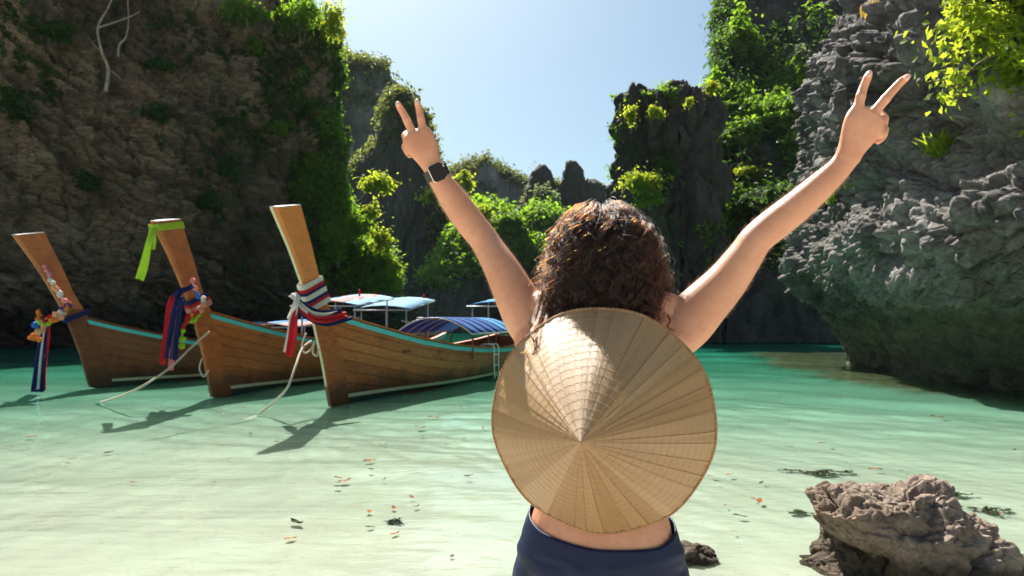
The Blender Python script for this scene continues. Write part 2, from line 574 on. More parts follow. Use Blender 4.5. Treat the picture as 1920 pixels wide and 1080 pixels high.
# --- grey overhanging cliff on the right
colsR = [  # plan foot, outward offsets at the heights below
    ((10.2, 3.0), 0), ((9.6, 7.5), 0), ((9.4, 11.2), 0), ((9.45, 14.5), 0.15), ((9.9, 17.5), 0.4), ((10.4, 20.3), 0.8), ((10.9, 22.4), 1.0), ((13.5, 25.5), 1.0), ((19, 30), 1.0)]
zR = [-1.5, 0, 0.5, 1.05, 1.7, 2.15, 2.6, 3.05, 3.6, 4.3, 5.2, 5.8, 6.6, 7.6, 9.2, 10.3, 11.6, 14, 18, 22, 23, 23.2]
oN = [-0.2, 0, 0.1, 0.35, 0.95, 1.6, 2.15, 2.30, 2.0, 1.85, 1.95, 2.1, 1.95, 1.65, 1.05, 0.65, 0.15, -0.75, -2.4, -4.4, -7, -16]
oF = [-0.2, 0, 0.10, 0.30, 0.60, 0.90, 1.15, 1.30, 1.25, 0.95, 0.55, 0.7, 0.66, 0.62, 0.45, -0.15, -1.0, -1.5, -2.6, -4, -6, -16]
ctrl = []
for i, ((bx, by), w) in enumerate(colsR):
    a = np.array(colsR[max(i - 1, 0)][0]); b = np.array(colsR[min(i + 1, len(colsR) - 1)][0])
    t = (b - a) / np.linalg.norm(b - a)
    n = np.array([-t[1], t[0]])
    if n[0] > 0: n = -n
    ctrl.append([(bx + n[0] * ((1 - w) * p + w * q), by + n[1] * ((1 - w) * p + w * q), z) for z, p, q in zip(zR, oN, oF)])
def disp_right(P):
    z = P[..., 2]
    x = P[..., 1]
    a = math.radians(14)
    u, v = x * math.cos(a) + z * math.sin(a), -x * math.sin(a) + z * math.cos(a)
    dp = P[..., 0]
    up = sstep(z + 0.5 * fbm(P * 0.7, 2, 105), 1.2, 2.2)
    conc = sstep(z, 3.0, 3.5) * (1 - sstep(z, 4.6, 5.4)) * (1 - sstep(x, 17, 21))
    big = 0.55 * fbm(P * 0.33, 3, 103)
    q = np.stack([u * 0.55, dp * 0.55, v * 1.15], -1) + 0.35 * fbm(P * 0.8, 2, 14)[..., None]
    d1, d2, cid = worley(q, 23)
    crack = 1 - sstep(d2 - d1, 0.0, 0.20)
    q2 = np.stack([u * 3.1, dp * 3.1, v * 3.6], -1) + 0.5 * fbm(P * 2.1, 2, 15)[..., None]
    e1, e2, eid = worley(q2, 29)
    crack2 = 1 - sstep(e2 - e1, 0.0, 0.25)
    jag = 0.08 * ridged(np.stack([u * 3.4, dp * 3.4, v * 2.0], -1), 3, 51) + 0.26 * ridged(P * np.array([2.2, 2.2, 0.45]), 4, 57, 0.55)
    rough = up * (1 - 0.45 * conc)
    vc = np.abs(vnoise(np.stack([x * 0.75 + 0.3 * fbm(P * 0.5, 2, 83), dp * 0.2, z * 0.05], -1), 81))
    vcr = (1 - sstep(vc, 0.0, 0.10)) * sstep(z, 4.0, 6.5)
    tt = v * 1.3 + 0.8 * fbm(P * 0.4, 3, 85)
    saw = tt - np.floor(tt)
    low = 0.16 * fbm(np.stack([u * 1.2, dp, v * 3.0], -1), 4, 61) + 0.16 * (cid - 0.5) - 0.10 * crack + 0.09 * ridged(np.stack([u * 1.6, dp * 1.6, v * 4.0], -1), 3, 63)
    flut = 0.6 * ridged(np.stack([x * 0.7, dp * 0.7, z * 0.09], -1), 3, 77) * sstep(z, 3.2, 6)
    return big * (0.4 + 0.6 * up) + rough * (0.30 * (cid - 0.5) - 0.34 * crack + 0.13 * (eid - 0.5) - 0.15 * crack2 + 1.15 * jag - 0.8 * vcr + 0.16 * saw ** 0.6) + (1 - rough) * low + flut
QR, NRt = sheet('cliff_right', ctrl, 500, 490, disp_right, M['rock_right'], 'jagged grey limestone cliff overhanging the water', flip=True)

# --- rock pillar behind the right hand side
def disp_pillar(P):
    z = P[..., 2]
    q = np.stack([P[..., 0] * 0.7, P[..., 1] * 0.7, z * 0.35], -1)
    d1, d2, cid = worley(q, 43)
    j = 0.5 * ridged(P * np.array([0.9, 0.9, 0.25]), 4, 45) + 0.35 * (cid - 0.5) - 0.3 * (1 - sstep(d2 - d1, 0, 0.2))
    cave = np.exp(-(((P[..., 0] - 9.2) / 1.3) ** 2 + ((z - 11.2) / 1.3) ** 2)) * (P[..., 1] < 45.5)
    led = 0.5 * np.exp(-((z - 12.9) / 0.6) ** 2) * (P[..., 1] < 45.5)
    vc = np.abs(vnoise(P * np.array([0.6, 0.6, 0.07]), 53))
    return 0.6 * fbm(P * 0.3, 3, 49) + 1.5 * j - 0.9 * (1 - sstep(vc, 0, 0.12)) - 1.9 * cave + led + 0.15 * fbm(P * 2.2, 3, 47)
ctrl = []
pz = [(-3, 3.9, 3.6), (0, 4.0, 3.7), (3, 3.9, 3.6), (6, 3.6, 3.4), (9, 3.45, 3.3), (11.5, 3.35, 3.2), (13.5, 3.2, 3.1), (15.0, 3.1, 3.0), (15.7, 2.9, 2.8), (15.9, 1.6, 1.6), (15.9, 0.05, 0.05)]
for a in np.linspace(0, 2 * math.pi, 17):
    ctrl.append([(10.6 + rx * math.sin(a), 46.4 - ry * math.cos(a), z * 1.06) for z, rx, ry in pz])
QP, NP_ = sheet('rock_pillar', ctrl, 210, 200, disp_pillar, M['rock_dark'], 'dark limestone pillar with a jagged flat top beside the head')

def ridge_hill(name, ridge, foot, lean, back, nu, nv, amp, mat, label, seed, z0=-3.0, rows=8, sc_=1.0):
    """a hill whose crest runs along the given bearings; ridge: (px, py, d) crest points, foot: d of the foot at each"""
    ctrl = []
    for (px, py, d), df in zip(ridge, foot):
        top = at(px, py, d)
        fx = (px - 960) / F_PX * df
        col = []
        for j in range(rows):
            s = j / (rows - 1)
            w = s ** lean
            col.append((fx + (top.x - fx) * w, df + (top.y - df) * w, z0 + (top.z - z0) * s))
        n = Vector((top.x, top.y, 0)).normalized()
        col.append((top.x + n.x * back * 0.3, top.y + n.y * back * 0.3, top.z + 0.01 * back))
        col.append((top.x + n.x * back, top.y + n.y * back, top.z * 0.55))
        ctrl.append(col)
    def disp(P):
        q = P * np.array([1, 1, 0.4]) / sc_
        d1, d2, cid = worley(q * 0.16, seed + 3)
        return amp * (-0.35 + 0.7 * fbm(P / sc_ * 0.06, 3, seed) + 0.75 * ridged(q * 0.2, 4, seed + 1, 0.6) + 0.5 * (cid - 0.5) + 0.2 * fbm(P / sc_ * 1.2, 3, seed + 7))
    return sheet(name, ctrl, nu, nv, disp, mat, label)

# steep wooded cliff between pillar and grey rock
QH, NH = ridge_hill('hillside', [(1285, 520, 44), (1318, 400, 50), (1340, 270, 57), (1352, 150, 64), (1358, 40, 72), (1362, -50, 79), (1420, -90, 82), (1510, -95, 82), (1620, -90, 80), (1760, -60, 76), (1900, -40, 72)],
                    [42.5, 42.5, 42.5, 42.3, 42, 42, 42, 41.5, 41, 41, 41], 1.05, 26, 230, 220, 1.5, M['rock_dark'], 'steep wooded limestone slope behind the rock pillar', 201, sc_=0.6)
# distant hills, left to right
QA, NA = ridge_hill('hill_hazy', [(500, 150, 190), (600, 120, 190), (660, 118, 190), (720, 150, 192), (760, 205, 195), (800, 260, 198), (830, 340, 200), (860, 420, 200)],
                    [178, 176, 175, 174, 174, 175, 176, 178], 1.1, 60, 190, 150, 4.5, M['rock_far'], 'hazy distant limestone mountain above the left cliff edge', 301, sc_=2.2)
QB, NB = ridge_hill('hill_behind_hand', [(640, 330, 122), (690, 290, 120), (735, 190, 120), (775, 200, 120), (812, 245, 120), (826, 320, 121), (860, 345, 122), (890, 395, 122), (930, 450, 122), (1000, 520, 122)],
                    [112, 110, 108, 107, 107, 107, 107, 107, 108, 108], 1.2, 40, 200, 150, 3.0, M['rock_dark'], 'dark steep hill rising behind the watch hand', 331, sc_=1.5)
QC, NC = ridge_hill('hill_centre', [(800, 420, 205), (838, 355, 205), (868, 322, 205), (905, 312, 205), (945, 320, 205), (975, 340, 205), (998, 360, 206), (1020, 400, 206), (1060, 420, 206)],
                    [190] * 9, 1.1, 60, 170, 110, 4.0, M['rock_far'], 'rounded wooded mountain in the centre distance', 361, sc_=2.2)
QD, ND = ridge_hill('hill_spires', [(965, 430, 150), (990, 370, 150), (1003, 322, 150), (1022, 315, 150), (1042, 345, 150), (1056, 338, 150), (1066, 308, 150), (1080, 318, 150), (1092, 348, 150), (1120, 352, 151), (1150, 366, 152), (1200, 372, 152), (1300, 400, 152)],
                    [138] * 13, 1.0, 40, 220, 110, 2.4, M['rock_dark'], 'two small rock spires on the ridge left of the hair', 391, sc_=1.2)
QE, NE = ridge_hill('hill_wooded', [(780, 520, 96), (840, 470, 96), (880, 405, 96), (905, 392, 96), (940, 398, 97), (980, 420, 97), (1010, 400, 98), (1050, 420, 98), (1100, 430, 99), (1180, 440, 99), (1300, 470, 99)],
                    [88] * 11, 1.4, 30, 200, 110, 2.2, M['rock_dark'], 'low wooded hill at the back of the lagoon', 421, sc_=1.1)

# ------------------------------------------------------------------ foliage
def leaf_mesh(C, Nrm, S, rng, droop=0.3, aspect=0.5):
    """diamond leaves folded along the midrib: centres C, facing normals Nrm, lengths S"""
    n = len(C)
    r = rng.normal(size=(n, 3))
    t = np.cross(Nrm, r)
    t /= np.maximum(np.linalg.norm(t, axis=1, keepdims=True), 1e-6)
    t[:, 2] -= droop
    t /= np.maximum(np.linalg.norm(t, axis=1, keepdims=True), 1e-6)
    b = np.cross(Nrm, t)
    b /= np.maximum(np.linalg.norm(b, axis=1, keepdims=True), 1e-6)
    nn = np.cross(t, b)
    S = S[:, None]
    v = np.stack([C - t * S * 0.5, C + b * S * aspect * 0.5 + nn * S * 0.1, C + t * S * 0.5, C - b * S * aspect * 0.5 + nn * S * 0.1], 1)
    i = np.arange(n)[:, None] * 4
    f = np.concatenate([i + np.array([[0, 1, 2]]), i + np.array([[0, 2, 3]])])
    return v.reshape(-1, 3), f

def leaves_obj(name, C, Nrm, S, mat, parent=None, seed=0, droop=0.3, aspect=0.5, tint=None):
    rng = np.random.default_rng(seed)
    v, f = leaf_mesh(C, Nrm, S, rng, droop, aspect)
    t = rng.uniform(0, 1, len(C)) if tint is None else np.clip(tint + rng.normal(0, 0.18, len(C)), 0, 1)
    return mesh_np(name, v, f, mat, parent, smooth=False, attrs={'tint': np.repeat(t, 4)})

def crown_points(rng, center, rad, n, k=18, sub=0.36, low=-0.5):
    """leaves gathered into k clumps on the shell of an ellipsoid"""
    d = rng.normal(size=(k * 3, 3))
    d /= np.linalg.norm(d, axis=1, keepdims=True)
    d = d[d[:, 2] > low][:k]
    rr = rng.uniform(0.25, 1.0, (len(d), 1))
    sc_ = d * rr * np.array(rad)
    w = rng.uniform(0.5, 1.3, len(d))
    idx = rng.choice(len(d), n, p=w / w.sum())
    e = rng.normal(size=(n, 3))
    stretch = rng.uniform(0.5, 1.5, (len(d), 3)) * np.array([1, 1, 0.7])
    srad = (np.array(rad) * sub)[None] * w[idx][:, None] ** 0.5
    off = e * 0.62 * srad * stretch[idx]
    stray = rng.random(n) < 0.12
    off[stray] *= 2.1
    e /= np.linalg.norm(e, axis=1, keepdims=True)
    C = np.array(center)[None] + sc_[idx] + off
    Nn = e * 0.6 + d[idx] * 0.5 + np.array([0, 0, 0.55]) + rng.normal(size=(n, 3)) * 0.45
    Nn /= np.linalg.norm(Nn, axis=1, keepdims=True)
    return C, Nn, sc_ + np.array(center)[None]

def tree(name, label, cat, foot, center, rad, n, size, mat, seed, k=18, group=None, trunk=0.08, bark='bark', sub=0.36, droop=0.3, low=-0.5, aspect=0.55):
    rng = np.random.default_rng(seed)
    foot, center = Vector(foot), Vector(center)
    root = empty(name, foot)
    tag(root, label, cat, group)
    C, Nn, subs = crown_points(rng, center - foot, rad, n, k, sub, low)
    S = size * rng.uniform(0.6, 1.3, n)
    leaves_obj('crown', C, Nn, S, M[mat], root, seed + 1, droop, aspect)
    mb = MB()
    c = center - foot
    mid = c * 0.55 + Vector(rng.normal(size=3) * 0.08 * c.length)
    mb.tube(spline([(0, 0, -0.1 * c.length), mid, c], 7), [trunk * (1 - 0.1 * i) for i in range(7)], 7)
    for s in subs[::2]:
        s = Vector(s)
        m2 = mid.lerp(s, 0.5) + Vector(rng.normal(size=3) * 0.06 * c.length)
        mb.tube(spline([mid.lerp(c, float(rng.uniform(0, 0.8))), m2, s], 5), [trunk * x for x in (0.5, 0.4, 0.3, 0.2, 0.1)], 5, cap=False)
    mb.build('trunk', M[bark], root, smooth=True)
    return root

def cover(name, label, Q, Nq, mask, n, per, rad, size, mat, seed, droop=0.5, out=0.35, cat=None, aspect=0.5):
    """plants that cling to a rock face: n tufts of leaves where mask is high"""
    rng = np.random.default_rng(seed)
    P = Q.reshape(-1, 3); N = Nq.reshape(-1, 3)
    m = np.clip(mask.reshape(-1), 0, None)
    # weight by the surface each sample stands for
    i = rng.choice(len(P), n, p=m / m.sum())
    base, nn = P[i], N[i]
    rr = rad * rng.uniform(0.5, 1.5, n)
    cnt = per
    e = rng.normal(size=(n, cnt, 3)); e /= np.linalg.norm(e, axis=2, keepdims=True)
    e = e * rng.uniform(0.2, 1, (n, cnt, 1))
    C = base[:, None] + nn[:, None] * (rr * out)[:, None, None] + e * rr[:, None, None] * np.array([1, 1, 1.15])
    Nl = e * 0.6 + nn[:, None] * 0.5 + np.array([0, 0, 0.5]) + rng.normal(size=e.shape) * 0.4
    Nl = Nl.reshape(-1, 3); Nl /= np.linalg.norm(Nl, axis=1, keepdims=True)
    S = size * np.repeat(rng.uniform(0.6, 1.4, n), cnt) * rng.uniform(0.7, 1.2, n * cnt)
    tint = np.repeat(rng.uniform(0, 1, n), cnt)
    o = leaves_obj(name, C.reshape(-1, 3), Nl, S, M[mat], None, seed + 1, droop, aspect, tint)
    tag(o, label, cat, kind='stuff')
    return o

# left cliff: thick greenery towards its lit right edge and along the top
ul = np.linspace(0, 1, QL.shape[0])[:, None] * np.ones((1, QL.shape[1]))
zl = QL[..., 2]
px_l = 960 + QL[..., 0] / np.maximum(QL[..., 1], 1) * F_PX
nz = fbm(QL * np.array([0.35, 0.35, 0.22]), 4, 501)
face = (QL[..., 1] > 5) & (px_l > -150) & (px_l < 800)
edge = np.maximum(sstep(px_l, 380, 640), 0.75 * (1 - sstep(px_l, 60, 230)) * sstep(zl, 8, 12))
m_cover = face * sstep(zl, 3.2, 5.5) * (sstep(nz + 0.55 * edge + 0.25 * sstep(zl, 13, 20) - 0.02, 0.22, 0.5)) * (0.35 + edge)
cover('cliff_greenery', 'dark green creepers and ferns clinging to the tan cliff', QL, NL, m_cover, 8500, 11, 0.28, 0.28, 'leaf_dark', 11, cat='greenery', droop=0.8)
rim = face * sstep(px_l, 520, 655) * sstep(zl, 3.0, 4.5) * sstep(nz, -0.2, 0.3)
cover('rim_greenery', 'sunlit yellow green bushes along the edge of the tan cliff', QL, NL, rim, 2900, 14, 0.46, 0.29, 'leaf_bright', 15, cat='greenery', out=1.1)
# wooded slope
nzh = fbm(QH * 0.12, 4, 77)
zh = QH[..., 2]
pxh = 960 + QH[..., 0] / np.maximum(QH[..., 1], 1) * F_PX
mh = (pxh > 1330) * (pxh < 1700) * sstep(zh, 4, 8) * sstep(nzh + 0.35 - 0.8 * sstep(zh, 29, 33) * (pxh > 1400), -0.05, 0.35)
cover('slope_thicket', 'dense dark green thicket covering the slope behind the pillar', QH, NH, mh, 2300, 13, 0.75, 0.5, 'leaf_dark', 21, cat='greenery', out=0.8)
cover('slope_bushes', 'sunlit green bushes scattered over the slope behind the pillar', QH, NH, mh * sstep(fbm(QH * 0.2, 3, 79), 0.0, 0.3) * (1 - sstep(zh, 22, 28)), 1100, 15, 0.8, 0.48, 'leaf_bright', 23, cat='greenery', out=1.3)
# pillar
mp_ = sstep(fbm(QP * 0.3, 3, 88), 0.05, 0.4) * sstep(QP[..., 2], 3, 8) * (QP[..., 1] < 48)
cover('pillar_greenery', 'sparse shrubs clinging to the dark rock pillar', QP, NP_, mp_, 260, 12, 0.30, 0.24, 'leaf_bright', 25, cat='greenery')
# far hills
def far_cover(name, label, Q, N, n, rad, size, seed, mat='leaf_far', zlo=2, bias=0.0, per=9):
    px = 960 + Q[..., 0] / np.maximum(Q[..., 1], 1) * F_PX
    nzz = fbm(Q * 0.045, 4, seed)
    m = sstep(Q[..., 2], zlo, zlo + 6) * sstep(nzz + bias + 0.5 * N[..., 2], 0.0, 0.5)
    cover(name, label, Q, N, m, n, per, rad, size, mat, seed, cat='greenery', out=0.7)
far_cover('mountain_trees', 'hazy trees along the crest of the distant left mountain', QA, NA, 1900, 1.9, 1.5, 31, bias=-0.25, zlo=20)
far_cover('hill_trees', 'trees covering the dark hill behind the watch hand', QB, NB, 2600, 1.1, 0.9, 33, bias=-0.12, zlo=3)
far_cover('centre_trees', 'trees covering the rounded mountain in the centre', QC, NC, 2300, 1.6, 1.3, 35, bias=0.0, zlo=4)
far_cover('spire_trees', 'bushes growing on the two rock spires', QD, ND, 1200, 0.8, 0.7, 37, bias=-0.15, zlo=6)
far_cover('lagoon_trees', 'sunlit trees on the low hill behind the raised left arm', QE, NE, 4200, 1.15, 0.85, 39, 'leaf_bright', 5, 0.15)

# ------------------------------------------------------------------ boats
def mat_wood(name, dark, mid, light, rough=0.42, stain=0.5, wet=True):
    k = NT(name)
    rnd = k.n('ObjectInfo').outputs['Random']
    v = k.pos((0.9, 9, 9), obj=True)
    sh = k.n('VectorMath', operation='ADD')
    k.set(sh.inputs[0], v)
    cmb = k.n('CombineXYZ')
    k.set(cmb.inputs[0], k.math('MULTIPLY', rnd, 37.0))
    k.set(cmb.inputs[2], k.math('MULTIPLY', rnd, 11.0))
    k.set(sh.inputs[1], cmb.outputs[0])
    g = k.noise(sh.outputs[0], 2.2, 8, 0.68, 1.2)
    c = k.ramp(g, [(0.28, dark), (0.5, mid), (0.72, light)])
    c = k.mix(k.mapr(rnd, 0, 1, 0.0, 0.45), c, mid)
    c = k.mix(0.45, c, k.ramp(rnd, [(0.0, dark), (0.35, mid), (0.7, tuple(x * 0.7 for x in mid)), (1.0, light)]), 'MIX')
    gr = k.noise(k.pos((0.35, 26, 26), obj=True), 2.0, 6, 0.7)
    c = k.mix(k.mapr(gr, 0.5, 0.68, 0, 0.55), c, dark)
    b = k.noise(k.pos((1, 1, 1), obj=True), 1.6, 7, 0.7)
    c = k.mix(k.mapr(b, 0.52, 0.7, 0, stain), c, tuple(x * 0.35 for x in dark))
    s = k.noise(k.pos((3, 3, 0.5), obj=True), 2.5, 6, 0.7)
    c = k.mix(k.mapr(s, 0.6, 0.75, 0, 0.14), c, (0.42, 0.34, 0.25))
    sx = k.n('SeparateXYZ'); k.set(sx.inputs[0], k.n('NewGeometry').outputs['Position'])
    zt = k.math('ADD', sx.outputs[2], k.math('MULTIPLY', k.noise(k.pos((1.5, 1.5, 0.6)), 2.2, 6, 0.7), -0.7))
    c = k.mix(k.mapr(zt, -0.15, 0.12, 0.7, 0.0), c, (0.035, 0.026, 0.015))          # weed and grime left by the water
    k.p(Base_Color=c, Roughness=k.mapr(b, 0.3, 0.7, rough - 0.1, rough + 0.25), Normal=k.bump(g, 0.35, 0.008))
    k.b.inputs['Specular IOR Level'].default_value = 0.4
    return k.m

def mat_paint(name, col, rough=0.5, wear=0.35, wearcol=(0.25, 0.2, 0.15), scale=6.0):
    k = NT(name)
    v = k.pos(obj=True)
    n = k.noise(v, scale, 8, 0.72)
    c = k.mix(k.mapr(n, 0.55, 0.72, 0, wear), col, wearcol)
    n2 = k.noise(v, scale * 0.3, 4, 0.6)
    c = k.mix(k.mapr(n2, 0.3, 0.7, 0.22, 0.0), c, tuple(x * 0.55 for x in col))
    k.p(Base_Color=c, Roughness=rough, Normal=k.bump(n, 0.25, 0.004))
    return k.m

def mat_cloth(name, col, trans=0.3, rough=0.85):
    k = NT(name)
    n = k.noise(k.pos(), 14, 6, 0.65)
    c = k.mix(k.mapr(n, 0.3, 0.7, 0.4, 0.0), col, tuple(x * 0.55 for x in col))
    k.p(Base_Color=c, Roughness=rough)
    k.b.inputs['Specular IOR Level'].default_value = 0.2
    tr = k.n('BsdfTranslucent')
    k.set(tr.inputs[0], c)
    mx = k.n('MixShader')
    mx.inputs[0].default_value = trans
    k.set(mx.inputs[1], k.b.outputs[0]); k.set(mx.inputs[2], tr.outputs[0])
    k.set(k.out.inputs[0], mx.outputs[0])
    return k.m

M['wood'] = mat_wood('varnished_hull_wood', (0.11, 0.024, 0.008), (0.50, 0.118, 0.027), (0.68, 0.215, 0.058))
M['wood_dark'] = mat_wood('weathered_dark_wood', (0.065, 0.018, 0.009), (0.27, 0.072, 0.026), (0.40, 0.135, 0.055), 0.5, 0.65)
M['wood_prow'] = mat_wood('prow_wood', (0.55, 0.155, 0.04), (0.73, 0.245, 0.072), (0.80, 0.32, 0.11), 0.4, 0.12)
M['wood_prow_dark'] = mat_wood('brown_prow_wood', (0.23, 0.056, 0.02), (0.48, 0.14, 0.048), (0.58, 0.205, 0.078), 0.45, 0.3)
M['turquoise'] = mat_paint('turquoise_paint', (0.10, 0.50, 0.56))
M['cream'] = mat_paint('cream_paint', (0.66, 0.60, 0.40), 0.6, 0.45)
M['bottom'] = mat_paint('dark_bottom_paint', (0.018, 0.03, 0.026), 0.6, 0.5, (0.06, 0.075, 0.04))
M['white_paint'] = mat_paint('white_paint', (0.78, 0.75, 0.70), 0.5, 0.35)
M['steel'] = mat_paint('steel_tube', (0.5, 0.5, 0.5), 0.35, 0.4, (0.25, 0.14, 0.07), 9)
M['engine'] = mat_paint('engine_metal', (0.035, 0.035, 0.04), 0.45, 0.5, (0.16, 0.08, 0.04), 12)
for nm, c in dict(red=(0.62, 0.03, 0.045), white=(0.80, 0.77, 0.72), navy=(0.022, 0.03, 0.14), pink=(0.72, 0.26, 0.27), lime=(0.42, 0.62, 0.05), blue=(0.06, 0.16, 0.55),
                  canvas_blue=(0.10, 0.34, 0.62), canvas_pale=(0.30, 0.55, 0.72), canvas_pink=(0.62, 0.36, 0.34), canvas_deep=(0.03, 0.11, 0.36)).items():
    M['cloth_' + nm] = mat_cloth('cloth_' + nm, c, 0.35 if 'canvas' in nm else 0.28)
for nm, c in dict(orange=(0.85, 0.27, 0.05), peach=(0.85, 0.42, 0.25), pink=(0.85, 0.32, 0.34), white=(0.8, 0.76, 0.7), red=(0.62, 0.03, 0.03), yellow=(0.82, 0.6, 0.05),
                  blue=(0.03, 0.20, 0.62), lime=(0.40, 0.72, 0.03), purple=(0.16, 0.04, 0.25)).items():
    M['flower_' + nm] = mat_cloth('flower_' + nm, c, 0.3)
k = NT('rope_fibre')
k.p(Base_Color=k.ramp(k.noise(k.pos(), 60, 4), [(0.3, (0.42, 0.34, 0.24)), (0.7, (0.66, 0.58, 0.46))]), Roughness=0.9)
M['rope'] = k.m

ZT = 2.95
def stem_front(z): return np.interp(z, [-0.5, 0, 0.7, 1.45, 1.9, 2.4, ZT], [0.24, 0.0, -0.22, -0.53, -0.80, -1.13, -1.56])
def stem_depth(z): return np.interp(z, [-0.5, 0, 1.0, 1.45, 1.9, 2.4, ZT], [0.50, 0.48, 0.44, 0.40, 0.36, 0.41, 0.50])
def stem_half(z): return np.interp(z, [-0.5, 0, 1.45, 1.9, ZT], [0.07, 0.09, 0.11, 0.11, 0.15])

class Hull:
    def __init__(self, L=11.0, B=0.98, sheer=1.0):
        self.L, self.B, self.sheer = L, B, sheer
    def zg(self, s): return np.interp(s, [0, .06, .12, .2, .3, .42, .55, .7, .85, 1], [1.50, 1.32, 1.17, 1.00, 0.86, 0.76, 0.71, 0.72, 0.80, 0.95]) * self.sheer
    def b(self, s): return 0.09 + (self.B - 0.09) * np.interp(s, np.linspace(0, 1, 11), [0, .36, .60, .78, .90, .97, 1, .99, .95, .87, .72])
    def pt(self, s, t, off=0.0):
        s, t = np.broadcast_arrays(np.asarray(s, float), np.asarray(t, float))
        zk = -0.34 + 0 * s
        w = sstep(s, 0.0, 0.35)
        fy = (1 - w) * t ** 0.95 + w * np.sin(t * math.pi / 2) ** 0.82
        fz = (1 - w) * t + w * (1 - np.cos(t * math.pi / 2)) ** 0.88
        z = zk + (self.zg(s) - zk) * fz
        y = self.b(s) * fy
        x0 = stem_front(z) + stem_depth(z) - 0.06
        x = x0 + s * (self.L - x0)
        ny = 0.9 * off
        return np.stack([x, y + ny, z - 0.25 * off], -1)
    def t_at(self, s, z):
        """section parameter where the hull side reaches height z"""
        tt = np.linspace(0, 1, 80)
        out = []
        for si in np.atleast_1d(s):
            zz = self.pt(np.full(80, si), tt)[:, 2]
            out.append(np.interp(z if np.isscalar(z) else z[len(out)], zz, tt))
        return np.array(out)

def strip_mesh(hull, side, s, t0, t1, o_lo, o_hi, thick, nt=2):
    """board following the hull between section parameters t0 and t1 (arrays over s)"""
    rows_o, rows_i = [], []
    for q in range(nt + 1):
        f = q / nt
        t = t0 + (t1 - t0) * f
        o = o_lo + (o_hi - o_lo) * f
        rows_o.append(hull.pt(s, t, o)); rows_i.append(hull.pt(s, t, o - thick))
    ring = rows_o + rows_i[::-1]
    V = np.stack(ring, 1)              # (ns, ring, 3)
    V[..., 1] *= side
    n, m = V.shape[:2]
    f = grid_faces(n, m, True)
    caps = [list(range(m))[::-1], [(n - 1) * m + q for q in range(m)]]
    v = V.reshape(-1, 3)
    if side < 0:
        f = f[:, ::-1]
        caps = [c[::-1] for c in caps]
    return v, f, caps

def add_strip(name, mat, parent, *a, **kw):
    v, f, caps = strip_mesh(*a, **kw)
    me = bpy.data.meshes.new(name)
    me.from_pydata(v.tolist(), [], f.tolist() + caps)
    me.materials.append(mat)
    return link(bpy.data.objects.new(name, me), parent)

def canopy_flat(root, x0, x1, hw, z0, z1, mats, posts, stripes=1, sag=0.05, edge=True):
    """canvas roof stretched on a tube frame; stripes run along the boat"""
    n, m = 9, 5
    for q in range(stripes):
        ya, yb = -hw + 2 * hw * q / stripes, -hw + 2 * hw * (q + 1) / stripes
        V = np.zeros((n, m, 3))
        for i in range(n):
            for j in range(m):
                u, w = i / (n - 1), j / (m - 1)
                y = ya + (yb - ya) * w
                V[i, j] = (x0 + (x1 - x0) * u, y, z0 + (z1 - z0) * u - sag * math.sin(u * 3 * math.pi) ** 2 + 0.10 * (1 - (y / hw) ** 2))
        o = mesh_np('canopy', V, grid_faces(n, m), mats[q % len(mats)], root)
        sm = o.modifiers.new('thick', 'SOLIDIFY'); sm.thickness = 0.012
    mb = MB()
    e = 0.005
    zz = lambda u: z0 + (z1 - z0) * u - 0.03
    mb.tube([(x0, -hw, zz(0)), (x0, hw, zz(0)), (x1, hw, zz(1)), (x1, -hw, zz(1)), (x0, -hw, zz(0))], 0.018, 6)
    mb.build('canopy_frame', M['steel'], root, smooth=True)
    for (px_, py_, zb) in posts:
        u = (px_ - x0) / (x1 - x0)
        mb = MB(); mb.tube([(px_, py_, zb), (px_, py_, zz(u))], 0.022, 8)
        mb.build('canopy_post', M['steel'], root, smooth=True)

def canopy_arch(root, x0, x1, hw, zeave, rise, mat, mat2, posts):
    n, m = 7, 13
    xs = np.linspace(x0, x1, n)
    for i in range(n - 1):                                  # six canvas panels between the hoops
        V = np.zeros((2, m, 3))
        for a, xx in enumerate((xs[i] + 0.012, xs[i + 1] - 0.012)):
            for j in range(m):
                w = -1 + 2 * j / (m - 1)
                V[a, j] = (xx, hw * w, zeave + rise * (1 - w * w))
        o = mesh_np('canopy_panel', V, grid_faces(2, m), mat if i < 4 else mat2, root)
        sm = o.modifiers.new('thick', 'SOLIDIFY'); sm.thickness = 0.01
    for xx in xs:
        mb = MB()
        mb.tube([(xx, hw * w, zeave + rise * (1 - w * w) - 0.012) for w in np.linspace(-1, 1, 13)], 0.016, 6)
        mb.build('canopy_hoop', M['steel'], root, smooth=True)
    for sd in (-1, 1):
        mb = MB(); mb.tube([(x0, sd * hw, zeave), (x1, sd * hw, zeave)], 0.018, 6); mb.build('canopy_rail', M['steel'], root, smooth=True)
    for (px_, py_, zb) in posts:
        mb = MB(); mb.tube([(px_, py_, zb), (px_, py_, zeave)], 0.022, 8); mb.build('canopy_post', M['wood_dark'], root, smooth=True)

